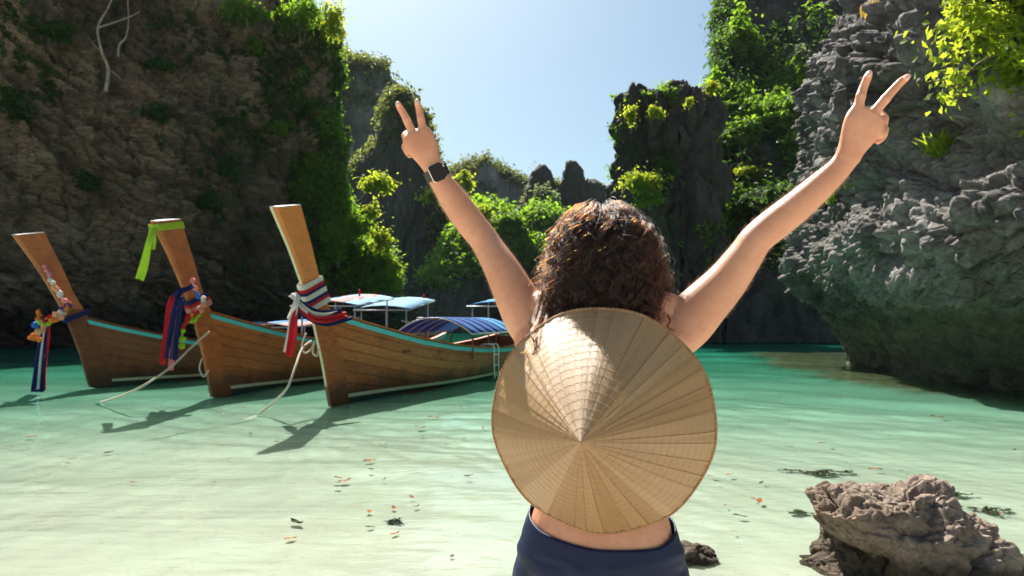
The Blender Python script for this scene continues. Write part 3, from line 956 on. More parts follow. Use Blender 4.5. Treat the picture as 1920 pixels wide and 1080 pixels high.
def boat(label, foot, az, L, wood, prow, sheer=1.0, planks=9, tip='white_paint', seed=0, edge_light=True, stem_wood=None):
    stem_wood = stem_wood or wood
    a = math.radians(az)
    root = empty('longtail_boat', (foot[0], foot[1], 0), math.pi / 2 - a)
    tag(root, label, 'boat', 'wooden longtail boats moored in the shallows')
    rng = random.Random(seed)
    h = Hull(L, 0.98, sheer)
    # stem post: sharp front edge, wide back
    zs = np.concatenate([np.linspace(-0.36, 1.45, 9), np.linspace(1.6, ZT, 9)])
    V = []
    for z in zs:
        xf, dp, hw = float(stem_front(z)), float(stem_depth(z)), float(stem_half(z))
        fw = 0.028
        ti = 0.10 * max(0, (z - 1.6) / 1.35)                 # the top is cut a little higher at the back
        V.append([(xf, -fw, z), (xf, fw, z), (xf + 0.05, 0.45 * hw, z), (xf + dp * 0.98, hw, z + ti), (xf + dp * 0.98, -hw, z + ti), (xf + 0.05, -0.45 * hw, z)])
    V = np.array(V)
    for nm, sl, m_ in (('stem', slice(0, 10), stem_wood), ('prow_post', slice(9, None), prow)):  # lower stem takes the darker hull wood to stand for its shade
        W = V[sl]
        me = bpy.data.meshes.new(nm)
        f = grid_faces(len(W), 6, True).tolist()
        me.from_pydata(W.reshape(-1, 3).tolist(), [], f + [list(range(5, -1, -1))])
        me.materials.append(m_)
        st = link(bpy.data.objects.new(nm, me), root)
        st.cycles.is_caustics_receiver = True
    bv = st.modifiers.new('bevel', 'BEVEL'); bv.width = 0.008; bv.segments = 2; bv.limit_method = 'ANGLE'; bv.angle_limit = 0.5
    mb = MB(); top = V[-1]
    c = top.mean(0)
    lo = [tuple(c + (p - c) * 1.0 + np.array([0, 0, 0.001])) for p in top]; hi = [tuple(c + (p - c) * 0.97 + np.array([0, 0, 0.014])) for p in top]
    mb.add(lo + hi, [(0, 1, 7, 6), (1, 2, 8, 7), (2, 3, 9, 8), (3, 4, 10, 9), (4, 5, 11, 10), (5, 0, 6, 11), (6, 7, 8, 9, 10, 11)])
    mb.build('prow_cap', M[tip], st)
    if edge_light:                                          # pale rubbing strip down the cutting edge
        mb = MB()
        for z0, z1 in zip(zs[:-1], zs[1:]):
            if z0 < 0.1: continue
            p = lambda z, y, o: (float(stem_front(z)) - o, y, z)
            mb.hexa([p(z0, -0.02, 0.012), p(z0, 0.02, 0.012), p(z0, 0.02, -0.004), p(z0, -0.02, -0.004), p(z1, -0.02, 0.012), p(z1, 0.02, 0.012), p(z1, 0.02, -0.004), p(z1, -0.02, -0.004)])
        mb.build('cutwater_strip', M['cream'], st)
    # boards
    s = np.linspace(0, 1, 30) ** 1.25
    tb = [(q / planks) ** 0.9 for q in range(planks + 1)]
    for side in (-1, 1):
        for q in range(planks):
            g = 0.0035
            lo = rng.uniform(0.012, 0.019)
            o = add_strip('hull_plank', wood, root, h, side, s, np.full(len(s), tb[q] + g), np.full(len(s), tb[q + 1] - g), lo, lo - 0.009, 0.022, 3)
            o.data.polygons.foreach_set('use_smooth', [False] * len(o.data.polygons))
            o.cycles.is_caustics_receiver = True
        # paint bands near the water
        zb = lambda lo_, hi_, bow: (np.interp(s, [0, 0.25, 1], [lo_ + bow, lo_, lo_ + 0.02]), np.interp(s, [0, 0.25, 1], [hi_ + bow, hi_, hi_ + 0.02]))
        s2 = s
        a0, a1 = zb(-0.3, 0.075, 0.015)
        t0, t1 = h.t_at(s2, a0 * 0 - 0.30), h.t_at(s2, a1)
        o = add_strip('bottom_paint', M['bottom'], root, h, side, s2, t0, t1, 0.024, 0.0235, 0.012, 5); o.cycles.is_caustics_receiver = True
        b0, b1 = zb(0.077, 0.135, 0.015)
        o = add_strip('waterline_stripe', M['cream'], root, h, side, s2, h.t_at(s2, b0), h.t_at(s2, b1), 0.027, 0.026, 0.012, 2)
        # turquoise wale and brown cap rail
        add_strip('gunwale', M['turquoise'], root, h, side, s, h.t_at(s, h.zg(s) - 0.085), np.full(len(s), 0.999), 0.042, 0.042, 0.025, 2)
        e = h.pt(s, np.full(len(s), 1.0))
        V = []
        for (x, y, z) in e:
            V.append([(x, side * (y + 0.055), z + 0.004), (x, side * (y + 0.055), z + 0.034), (x, side * max(y - 0.06, 0.0), z + 0.034), (x, side * max(y - 0.06, 0.0), z + 0.004)])
        V = np.array(V)
        f = grid_faces(len(s), 4, True)
        mesh_np('cap_rail', V, f if side > 0 else f[:, ::-1], wood, root, smooth=False)
    # inner skin, floor boards and thwarts
    t = np.linspace(0, 1, 10)
    V = np.stack([h.pt(s, np.full(len(s), q), -0.02) for q in t], 1)
    Vm = V[:, ::-1].copy(); Vm[..., 1] *= -1
    V = np.concatenate([Vm[:, :-1], V], 1)
    o = mesh_np('inner_hull', V, grid_faces(*V.shape[:2]), M['wood_dark'], root)
    w = float(h.b(np.array(1.0)))
    mb = MB(); mb.box((L - 0.02, 0, 0.36), (0.05, 2 * w + 0.02, 1.1)); mb.build('transom', M['wood_dark'], root)
    for x in np.arange(1.8, L - 1.0, 1.25):
        sw = float(h.b(np.array(x / L))) * 0.93
        mb = MB(); mb.box((x, 0, float(h.zg(np.array(x / L))) - 0.28), (0.22, 2 * sw, 0.035)); mb.build('thwart', M['wood_dark'], root)
    for y in (-0.45, -0.22, 0.0, 0.22, 0.45):
        mb = MB(); mb.box((L * 0.5, y, 0.0), (L * 0.62, 0.2, 0.025)); mb.build('floor_board', M['wood_dark'], root)
    return root, h

def engine(root, L, z=0.95):
    """car engine on a swivel at the stern with its long propeller shaft"""
    mb = MB()
    mb.box((L - 0.35, 0, z + 0.25), (0.62, 0.36, 0.34)); mb.box((L - 0.25, 0, z + 0.47), (0.4, 0.26, 0.12)); mb.tube([(L - 0.72, 0, z + 0.28), (L - 0.66, 0, z + 0.28)], 0.19, 14)
    mb.tube([(L - 0.1, 0.22, z + 0.3), (L - 0.5, 0.26, z + 0.34)], 0.05, 8)
    e = mb.build('engine', M['engine'], root, bevel=0.015)
    mb = MB(); mb.tube([(L - 0.2, 0, z - 0.15), (L - 0.2, 0, z + 0.1)], 0.05, 8); mb.build('engine_mount', M['steel'], e)
    mb = MB(); mb.tube([(L - 0.1, 0, z + 0.2), (L + 2.6, 0, -0.25)], 0.03, 8); mb.build('propeller_shaft', M['steel'], e)
    mb = MB(); mb.tube([(L - 0.7, 0.05, z + 0.3), (L - 1.8, 0.1, z + 0.42)], 0.018, 8); mb.build('tiller', M['steel'], e)

def wpt(root, p):
    return Matrix.Translation(root.location) @ Matrix.Rotation(root.rotation_euler[2], 4, 'Z') @ Vector(p)

boatA, hA = boat('dark wooden longtail boat with flower garland, leftmost of the three', (-8.65, 14.05), 24, 9.0, M['wood_dark'], M['wood_prow_dark'], 0.93, seed=1, edge_light=False)
boatB, hB = boat('wooden longtail boat with lime ribbon on its prow, middle of the three', (-5.43, 12.40), 13, 11.0, M['wood'], M['wood_prow_dark'], 1.0, seed=2, edge_light=False)
boatC, hC = boat('wooden longtail boat with orange prow nearest the woman in the hat', (-2.92, 11.0), 17, 11.0, M['wood'], M['wood_prow'], 1.0, seed=3)
canopy_flat(boatA, 4.6, 7.6, 0.95, 1.22, 1.36, [M['cloth_canvas_pink'], M['cloth_canvas_blue'], M['cloth_canvas_pink']], [(4.8, -0.85, 0.6), (4.8, 0.85, 0.6), (7.4, -0.85, 0.6), (7.4, 0.85, 0.6)], 3)
canopy_flat(boatB, 4.0, 6.3, 0.85, 1.74, 1.98, [M['cloth_canvas_pale'], M['cloth_canvas_pink']], [(4.3, 0.7, 0.6), (4.3, -0.7, 0.6), (6.1, 0.75, 0.6), (6.1, -0.75, 0.6)], 4)
canopy_flat(boatB, 7.4, 9.6, 0.85, 1.70, 2.02, [M['cloth_canvas_pale']], [(7.6, -0.7, 0.6), (9.4, -0.7, 0.6), (7.6, 0.7, 0.6), (9.4, 0.7, 0.6)], 1, 0.03)
canopy_arch(boatC, 4.1, 7.4, 0.92, 1.08, 0.36, M['cloth_canvas_deep'], M['cloth_canvas_blue'], [(x, sd * 0.9, 0.55) for x in (4.15, 5.75, 7.35) for sd in (-1, 1)])
canopy_flat(boatC, 8.4, 10.2, 0.85, 1.80, 2.0, [M['cloth_canvas_blue']], [(8.6, -0.75, 0.6), (8.6, 0.75, 0.6), (10.0, -0.75, 0.6), (10.0, 0.75, 0.6)], 1, 0.03)
for r_, L_ in ((boatA, 9.0), (boatB, 11.0), (boatC, 11.0)):
    engine(r_, L_)
# lamps on the pale canopy and on the striped one
for nm, r_, p, m_ in (('navigation_lamp', boatB, (8.0, 0.55, 2.02), 'flower_lime'), ('navigation_lamp', boatB, (9.3, -0.6, 2.07), 'flower_red'), ('navigation_lamp', boatC, (9.2, 0.1, 2.06), 'white_paint')):
    mb = MB(); mb.tube([p, (p[0], p[1], p[2] + 0.03), (p[0], p[1], p[2] + 0.09), (p[0], p[1], p[2] + 0.12)], [0.02, 0.05, 0.045, 0.01], 10)
    mb.build(nm, M[m_], r_, smooth=True)
mb = MB(); mb.tube([(6.0, -0.2, 1.98), (6.0, 0.25, 2.0)], 0.03, 8); mb.build('lamp_bar', M['cloth_red'], boatB)
mb = MB(); mb.tube([(6.0, 0.0, 1.98), (5.95, -0.02, 2.2)], 0.025, 8); mb.build('mast_light', M['cloth_red'], boatB)

# boarding ladder hooked over the nearest boat's side
lad = empty('boarding_ladder', wpt(boatC, (5.2, -1.0, 0.72)), boatC.rotation_euler[2])
tag(lad, 'small white metal ladder hooked over the nearest boat side', 'ladder')
for x in (-0.16, 0.16):
    mb = MB(); mb.tube(spline([(x, 0.28, -0.02), (x, 0.2, 0.10), (x, 0.0, 0.11), (x, -0.09, 0.04), (x, -0.09, -0.3), (x, -0.11, -0.66)], 16), 0.014, 8)
    mb.build('rail', M['white_paint'], lad, smooth=True)
for z in (-0.12, -0.36, -0.60):
    mb = MB(); mb.tube([(-0.16, -0.095, z), (0.16, -0.095, z)], 0.013, 8); mb.build('rung', M['white_paint'], lad, smooth=True)

# ------------------------------------------------------------------ sashes, ribbons and garlands
def ribbon(name, pts, width, mat, parent, wdir=(1, 0, 0.2), fold=0.02, nfold=1.5, seed=0, n=26, taper=1.0):
    c = catmull(np.array([tuple(p) for p in pts]), n)
    rng = random.Random(seed)
    wd = np.array(wdir, float); wd /= np.linalg.norm(wd)
    m = 9
    V = np.zeros((n, m, 3))
    ph = rng.uniform(0, 6)
    tg = np.gradient(c, axis=0); tg /= np.linalg.norm(tg, axis=1, keepdims=True)
    for i in range(n):
        w = wd - tg[i] * np.dot(wd, tg[i]); w /= max(np.linalg.norm(w), 1e-6)
        nn = np.cross(tg[i], w)
        u = i / (n - 1)
        wid = width * (1 + (taper - 1) * u) * (1 + 0.12 * math.sin(u * 7 + ph))
        for j in range(m):
            q = j / (m - 1) - 0.5
            V[i, j] = c[i] + w * q * wid + nn * (fold * (0.4 + 0.6 * u) * math.sin(q * nfold * 6.28 + ph + u * 2.5) + 0.3 * fold * math.sin(u * 11 + ph))
    o = mesh_np(name, V, grid_faces(n, m), mat, parent)
    s_ = o.modifiers.new('thick', 'SOLIDIFY'); s_.thickness = 0.004; s_.offset = 0
    return o

def stem_ring(name, root, parent, z, hgt, mat, off=0.012, slope=0.45, nseg=1):
    """a band of cloth wound round the stem post square to its rake (parent sits at the boat's own frame)"""
    V = []
    for dz, oo in ((0, 0.0), (0.25, 0.006), (0.5, 0.003), (0.75, 0.007), (1, 0.0)):
        zz = z + hgt * dz
        row = []
        xf, dp, hw = float(stem_front(zz)), float(stem_depth(zz)), float(stem_half(zz))
        o_ = off + oo
        for (x, y) in [(xf - o_, -0.03 - o_), (xf - o_, 0.03 + o_), (xf + 0.05, 0.45 * hw + o_ + 0.008), (xf + dp + o_, hw + o_), (xf + dp + o_, -hw - o_), (xf + 0.05, -0.45 * hw - o_ - 0.008)]:
            row.append((x, y, zz + slope * (x - xf - dp / 2)))
        V.append(row)
    o = mesh_np(name, np.array(V), grid_faces(5, 6, True), mat, parent, smooth=False)
    s_ = o.modifiers.new('thick', 'SOLIDIFY'); s_.thickness = 0.006
    return o

def sash_root(name, label, bt):
    r = empty(name, bt.location, bt.rotation_euler[2])
    tag(r, label, 'ribbon', 'cloth ribbons tied round the prows')
    return r

def ribbon_w(name, pix, width, mat, root, **kw):
    """ribbon through points given by bearing and depth; stored in the sash's own frame"""
    mi = (Matrix.Translation(root.location) @ Matrix.Rotation(root.rotation_euler[2], 4, 'Z')).inverted()
    pts = [mi @ at(*p) for p in pix]
    wd = mi.to_3x3() @ Vector(kw.pop('wdir', (1, 0, 0.15)))
    return ribbon(name, pts, width, mat, root, wdir=wd, **kw)

sC = sash_root('prow_ribbon', 'red white and navy cloth sash knotted round the orange prow', boatC)
for i, (c_, hh) in enumerate((('white', 0.07), ('red', 0.045), ('navy', 0.045), ('white', 0.07), ('navy', 0.04), ('red', 0.05), ('white', 0.07))):
    stem_ring('wrap_band', boatC, sC, 1.58 + sum((0.07, 0.045, 0.045, 0.07, 0.04, 0.05, 0.07)[:i]), hh, M['cloth_' + c_])
dC = 10.05
mb_knot = [(548, 552, dC - 0.12), (556, 560, dC - 0.2), (552, 580, dC - 0.22), (545, 600, dC - 0.2)]
ribbon_w('knot', mb_knot, 0.11, M['cloth_white'], sC, fold=0.03, seed=4)
ribbon_w('tail', [(556, 575, dC - 0.2), (552, 600, dC - 0.24), (548, 632, dC - 0.22), (542, 668, dC - 0.2)], 0.105, M['cloth_red'], sC, fold=0.03, seed=5)
ribbon_w('tail', [(550, 578, dC - 0.19), (545, 605, dC - 0.2), (541, 630, dC - 0.2), (534, 660, dC - 0.18)], 0.05, M['cloth_white'], sC, fold=0.02, seed=6)
ribbon_w('tail', [(556, 562, dC - 0.16), (580, 578, dC - 0.02), (604, 586, dC + 0.25), (640, 582, dC + 0.5)], 0.07, M['cloth_navy'], sC, wdir=(0, 0.2, 1), fold=0.02, seed=7)
ribbon_w('tail', [(556, 568, dC - 0.18), (585, 588, dC - 0.02), (615, 592, dC + 0.25), (632, 588, dC + 0.45)], 0.09, M['cloth_white'], sC, wdir=(0, 0.2, 1), fold=0.025, seed=8)
ribbon_w('tail', [(556, 572, dC - 0.18), (588, 597, dC - 0.02), (618, 598, dC + 0.25), (648, 590, dC + 0.55)], 0.10, M['cloth_red'], sC, wdir=(0, 0.2, 1), fold=0.03, seed=9)
ribbon_w('tail', [(556, 575, dC - 0.19), (575, 596, dC - 0.08), (612, 608, dC + 0.22), (662, 596, dC + 0.6)], 0.055, M['cloth_navy'], sC, wdir=(0, 0.2, 1), fold=0.02, seed=10)

sB = sash_root('prow_ribbon', 'navy and red cloth sash with long hanging tails on the middle prow', boatB)
for i, (c_, hh) in enumerate((('pink', 0.10), ('red', 0.05), ('navy', 0.07))):
    stem_ring('wrap_band', boatB, sB, 1.56 + (0, 0.10, 0.15)[i], hh, M['cloth_' + c_])
dB = 11.35
for j, (c_, x0, x1, w_, y1) in enumerate((('red', 330, 303, 0.09, 684), ('navy', 334, 313, 0.14, 672), ('navy', 338, 326, 0.12, 675), ('pink', 342, 319, 0.09, 694), ('navy', 330, 308, 0.08, 664))):
    ribbon_w('tail', [(x0, 548, dB - 0.1), ((x0 * 0.6 + x1 * 0.4), 575, dB - 0.26 + 0.012 * j), ((x0 * 0.35 + x1 * 0.65), 620, dB - 0.26 + 0.02 * j), (x1, y1, dB - 0.24 + 0.02 * j)], w_, M['cloth_' + c_], sB, fold=0.035, seed=20 + j)
ribbon_w('knot', [(326, 556, dB - 0.22), (336, 546, dB - 0.2), (350, 542, dB - 0.1), (362, 536, dB)], 0.09, M['cloth_navy'], sB, wdir=(0, 0.1, 1), fold=0.03, seed=31)

lime = sash_root('prow_ribbon', 'lime green ribbon tied round the top of the middle prow', boatB)
stem_ring('wrap_band', boatB, lime, 2.86, 0.10, M['cloth_lime'], slope=0.22)
dL = 10.95
ribbon_w('tail', [(287, 428, dL), (281, 448, dL - 0.08), (272, 490, dL - 0.06), (262, 524, dL - 0.02)], 0.13, M['cloth_lime'], lime, fold=0.02, seed=41)
ribbon_w('tail', [(289, 428, dL), (289, 440, dL - 0.09), (288, 455, dL - 0.09), (287, 468, dL - 0.07)], 0.07, M['cloth_lime'], lime, fold=0.015, seed=42)

sA = sash_root('prow_ribbon', 'blue white and red cloth tails hanging from the leftmost prow', boatA)
dA = 13.05
for j, (c_, x0, x1, w_, y1) in enumerate((('navy', 82, 66, 0.14, 735), ('white', 86, 74, 0.13, 730), ('red', 92, 82, 0.05, 732), ('navy', 89, 79, 0.06, 735))):
    ribbon_w('tail', [(x0, 606, dA), (x0 - 2, 630, dA - 0.02 - 0.02 * j), ((x0 + x1) / 2 - 2, 680, dA - 0.02 * j), (x1, y1, dA - 0.02 * j)], w_, M['cloth_' + c_], sA, fold=0.03, seed=50 + j)
stem_ring('wrap_band', boatA, sA, 1.42, 0.09, M['cloth_navy'])

def flower_mesh():
    """a rosette ball: lobes of petals all round"""
    bm = bmesh.new()
    bmesh.ops.create_icosphere(bm, subdivisions=2, radius=1.0)
    for v in bm.verts:
        d = v.co.normalized()
        lob = math.sin(d.x * 7.0 + 1) * math.sin(d.y * 7.0) * math.sin(d.z * 7.0 + 2)
        v.co = d * (0.86 + 0.28 * lob + 0.07 * math.sin(d.x * 17 + d.z * 13))
    me = bpy.data.meshes.new('flower'); bm.to_mesh(me); bm.free()
    me.polygons.foreach_set('use_smooth', [True] * len(me.polygons))
    return me
FL = {}
for nm in ('orange', 'peach', 'pink', 'white', 'red', 'yellow', 'blue', 'lime', 'purple'):
    me = flower_mesh(); me.materials.append(M['flower_' + nm]); FL[nm] = me
def garland(label, runs, seed):
    p0 = at(*runs[0][0][0])
    root = empty('flower_garland', p0)
    tag(root, label, 'garland', 'flower garlands hung on the prows')
    rng = random.Random(seed)
    for pix, cols, r in runs:
        pts = [at(*p) for p in pix]
        L = sum((b - a).length for a, b in zip(pts[:-1], pts[1:]))
        n = max(3, int(L / (r * 1.25)))
        c = spline(pts, n)
        for i, p in enumerate(c):
            o = bpy.data.objects.new('flower', FL[cols[min(int(i / n * len(cols)), len(cols) - 1)]])
            link(o, root)
            s_ = r * rng.uniform(0.8, 1.25)
            o.location = p - p0 + Vector([rng.uniform(-1, 1) * r * 0.35 for _ in range(3)])
            o.scale = (s_, s_, s_ * rng.uniform(0.7, 1.0))
            o.rotation_euler = [rng.uniform(0, 6) for _ in range(3)]
        mb = MB(); mb.tube([p - p0 for p in spline(pts, 14)], 0.012, 5); mb.build('string', M['rope'], root)
    return root
g1 = 13.0
garland('garland of pink, orange and blue flowers on the leftmost prow', [
    ([(84, 500, g1 + 0.05), (95, 525, g1), (105, 545, g1 - 0.05), (118, 562, g1 - 0.1), (128, 575, g1 - 0.1)], ['pink', 'white', 'peach', 'white', 'pink', 'orange'], 0.058),
    ([(128, 575, g1 - 0.1), (115, 585, g1 - 0.2), (98, 592, g1 - 0.25), (82, 600, g1 - 0.25), (68, 608, g1 - 0.2)], ['purple', 'white', 'peach', 'red', 'lime', 'blue'], 0.068),
    ([(130, 570, g1 - 0.1), (118, 592, g1 - 0.22), (100, 600, g1 - 0.28), (84, 610, g1 - 0.28)], ['orange', 'peach', 'orange', 'lime'], 0.055),
    ([(84, 612, g1 - 0.28), (72, 622, g1 - 0.25), (58, 634, g1 - 0.22), (74, 636, g1 - 0.24)], ['peach', 'orange', 'orange'], 0.06),
    ([(71, 585, g1 - 0.2), (74, 597, g1 - 0.22)], ['orange'], 0.05)], 3)
g2 = 11.45
garland('garland of white, red and lime flowers on the middle prow', [
    ([(360, 528, g2), (372, 555, g2 + 0.1), (382, 562, g2 + 0.1), (372, 580, g2), (358, 592, g2 - 0.1)], ['pink', 'blue', 'white', 'peach', 'red', 'orange'], 0.05),
    ([(380, 572, g2 + 0.1), (372, 588, g2), (364, 602, g2 - 0.05), (352, 600, g2 - 0.12)], ['peach', 'lime', 'lime', 'orange'], 0.05),
    ([(352, 594, g2 - 0.15), (346, 608, g2 - 0.2), (342, 622, g2 - 0.2), (340, 648, g2 - 0.2)], ['red', 'red', 'lime', 'lime'], 0.055)], 5)

# ------------------------------------------------------------------ mooring ropes
def rope(label, pix, r=0.018, n=40, name='mooring_rope'):
    pts = [at(*p) for p in pix]
    mb = MB(); mb.tube([p - pts[0] for p in spline(pts, n)], r, 7)
    o = mb.build(name, M['rope'], None, smooth=True)
    o.location = pts[0]
    tag(o, label, 'rope', 'mooring ropes')
    o.cycles.is_caustics_receiver = True
    return o
rope('pale mooring rope running from the middle prow into the water', [(392, 622, 11.75), (360, 650, 11.4), (318, 690, 10.7), (260, 728, 10.2), (205, 750, 10.9), (185, 755, 11.6)])
rope('pale mooring rope curving down from the nearest orange prow', [(583, 640, 10.45), (566, 655, 10.2), (553, 690, 9.8), (538, 728, 9.6), (510, 757, 9.9), (484, 777, 9.95)])
rope('coiled rope loops hanging beside the nearest prow', [(574, 625, 10.4), (566, 648, 10.3), (572, 662, 10.3), (583, 655, 10.4), (590, 640, 10.4), (586, 660, 10.4), (594, 668, 10.45), (598, 655, 10.5)], 0.014, name='rope_coil')
rope('short loop of rope on the middle prow stem', [(379, 672, 11.8), (374, 690, 11.75), (382, 706, 11.75), (392, 694, 11.8)], 0.014, name='rope_coil')
rope('thin rope lying on the sand towards the left corner', [(480, 780, 9.7), (380, 812, 8.7), (280, 842, 7.85), (140, 880, 7.0), (-40, 915, 6.4)], 0.010, 60)

# ------------------------------------------------------------------ the woman
k = NT('skin')
v = k.pos()
c = k.ramp(k.noise(v, 9, 5, 0.6), [(0.3, (0.57, 0.25, 0.138)), (0.7, (0.70, 0.345, 0.205))])
c = k.mix(k.mapr(k.noise(v, 60, 4, 0.6), 0.45, 0.75, 0, 0.3), c, (0.46, 0.17, 0.09))
c = k.mix(k.mapr(k.noise(v, 95, 2, 0.5), 0.73, 0.77, 0, 0.55), c, (0.26, 0.11, 0.06))
k.p(Base_Color=c, Roughness=0.42, Normal=k.bump(k.noise(v, 380, 5, 0.65), 0.3, 0.0015))
k.b.inputs['Subsurface Weight'].default_value = 0.12
k.b.inputs['Subsurface Radius'].default_value = (0.012, 0.004, 0.002)
k.b.inputs['Subsurface Scale'].default_value = 1.0
k.b.inputs['Specular IOR Level'].default_value = 0.45
M['skin'] = k.m
k = NT('nail')
k.p(Base_Color=(0.78, 0.47, 0.38), Roughness=0.25); M['nail'] = k.m
k = NT('navy_fabric')
v = k.pos((1, 1, 0.4))
k.p(Base_Color=k.ramp(k.noise(v, 30, 5), [(0.3, (0.006, 0.010, 0.04)), (0.7, (0.010, 0.016, 0.058))]), Roughness=0.48, Normal=k.bump(k.noise(k.pos(), 900, 2), 0.2, 0.0006))
k.b.inputs['Specular IOR Level'].default_value = 0.3
M['navy_fabric'] = k.m

YAW = math.radians(9)
RV, FV = Vector((math.cos(YAW), -math.sin(YAW), 0)), Vector((math.sin(YAW), math.cos(YAW), 0))

class Loft:
    def __init__(self): self.v, self.f = [], []
    def tube(self, pts, rad, wdir, n=20, res=None, power=2.0):
        """closed limb: centres, (half width along wdir, half depth) and rounded ends"""
        pts = np.array([tuple(p) for p in pts], float)
        rad = np.array([(r, r) if np.isscalar(r) else r for r in rad], float)
        res = res or len(pts) * 4
        c = catmull(pts, res); r = np.maximum(catmull(rad, res), 0.0012)
        tg = np.gradient(c, axis=0); tg /= np.linalg.norm(tg, axis=1, keepdims=True)
        w0 = np.array(tuple(wdir), float)
        k0 = len(self.v)
        for i in range(res):
            w = w0 - tg[i] * np.dot(w0, tg[i]); w /= np.linalg.norm(w)
            b = np.cross(tg[i], w)
            for j in range(n):
                a = 2 * math.pi * j / n
                ca, sa = math.cos(a), math.sin(a)
                if power != 2.0:
                    ca, sa = math.copysign(abs(ca) ** (2 / power), ca), math.copysign(abs(sa) ** (2 / power), sa)
                self.v.append(tuple(c[i] + w * r[i, 0] * ca + b * r[i, 1] * sa))
        for i in range(res - 1):
            for j in range(n):
                self.f.append((k0 + i * n + j, k0 + i * n + (j + 1) % n, k0 + (i + 1) * n + (j + 1) % n, k0 + (i + 1) * n + j))
        for row, sgn, t in ((0, -1, tg[0]), (res - 1, 1, tg[-1])):
            q = len(self.v)
            self.v.append(tuple(c[row] + sgn * t * min(r[row]) * 0.75))
            for j in range(n):
                a, b_ = k0 + row * n + j, k0 + row * n + (j + 1) % n
                self.f.append((q, b_, a) if sgn < 0 else (q, a, b_))
    def ball(self, c, r, rot=None):
        bm = bmesh.new(); bmesh.ops.create_icosphere(bm, subdivisions=3, radius=1.0)
        k0 = len(self.v)
        c = Vector(c)
        for v in bm.verts:
            q = Vector((v.co.x * r[0], v.co.y * r[1], v.co.z * r[2]))
            self.v.append(tuple(c + (rot @ q if rot else q)))
        bm.verts.index_update()
        for f in bm.faces: self.f.append(tuple(k0 + v.index for v in f.verts))
        bm.free()

lf = Loft()
def bp(x, y, z):      # body frame: x to her right, y forward, origin between the feet
    return ORG + RV * x + FV * y + Vector((0, 0, z))
t0 = at(1123, 787, 1.43)
ORG = Vector((t0.x, t0.y, 0.03))
# trunk, hips to neck
sec = [(0.72, .13, .10), (.80, .150, .108), (.87, .152, .110), (.93, .145, .105), (.975, .131, .096), (1.03, .126, .092), (1.11, .134, .098), (1.18, .147, .102), (1.24, .153, .10), (1.285, .148, .09), (1.315, .12, .078), (1.345, .08, .064), (1.38, .056, .056), (1.45, .054, .056)]
lf.tube([bp(0, 0.0 if z > 1.2 else 0.01 * math.sin(z * 6), z - 0.03) for z, _, _ in sec], [(a, b) for _, a, b in sec], RV, 32, 60, 2.3)
# shoulder girdle
shR, shL = at(1262, 622, 1.415), at(1003, 622, 1.475)
neck = bp(0, 0, 1.335)
for s_, d_ in ((shR, 1), (shL, -1)):
    lf.tube([neck + RV * d_ * 0.02, neck.lerp(s_, 0.55) + Vector((0, 0, 0.018)), s_], [(.05, .055), (.045, .055), (.05, .052)], (0, 0, 1), 18)
    s2 = at(1252, 590, 1.42) if d_ > 0 else at(1003, 588, 1.485)
    lf.tube([bp(d_ * 0.03, 0.0, 1.365), bp(d_ * 0.03, 0.0, 1.365).lerp(s2, 0.55) + Vector((0, 0, 0.004)), s2], [(.045, .05), (.042, .05), (.046, .05)], (0, 0, 1), 18)
    lf.tube([s_, bp(d_ * 0.125, 0.005, 1.20), bp(d_ * 0.105, 0, 1.08)], [(.048, .055), (.042, .075), (.03, .07)], RV, 18)
    # shoulder blade turned out by the raised arm
    lf.tube([bp(d_ * 0.09, -0.055, 1.27), bp(d_ * 0.10, -0.06, 1.20), bp(d_ * 0.085, -0.055, 1.13)], [(.04, .03), (.045, .034), (.03, .03)], RV, 16)
# right arm
armR = [(1250, 632, 1.425), (1288, 604, 1.41), (1322, 570, 1.40), (1362, 527, 1.39), (1398, 478, 1.38), (1417, 450, 1.375), (1446, 425, 1.37), (1492, 389, 1.355), (1540, 347, 1.34), (1573, 316, 1.33), (1592, 290, 1.325)]
wR = [.058, .055, .048, .0410, .0345, .0320, .0325, .0310, .0268, .0228, .0232]
dR = [.058, .056, .050, .046, .040, .037, .036, .034, .028, .0195, .018]
lf.tube([at(*p) for p in armR], list(zip(wR, dR)), (0.62, 0.05, -0.78), 24, 54)
lf.ball(at(1424, 466, 1.365), (.017, .02, .017))
# left arm
armL = [(1022, 630, 1.475), (992, 598, 1.485), (968, 556, 1.50), (943, 508, 1.525), (920, 470, 1.55), (905, 446, 1.56), (887, 424, 1.565), (860, 388, 1.565), (838, 356, 1.56), (823, 335, 1.555), (812, 312, 1.55)]
wL = [.058, .054, .047, .0400, .0345, .0330, .0335, .0330, .0285, .0245, .0240]
dL_ = [.058, .054, .049, .044, .039, .036, .036, .034, .028, .0205, .019]
lf.tube([at(*p) for p in armL], list(zip(wL, dL_)), (0.85, 0.05, 0.5), 24, 54)
lf.ball(at(897, 458, 1.555), (.016, .02, .018))

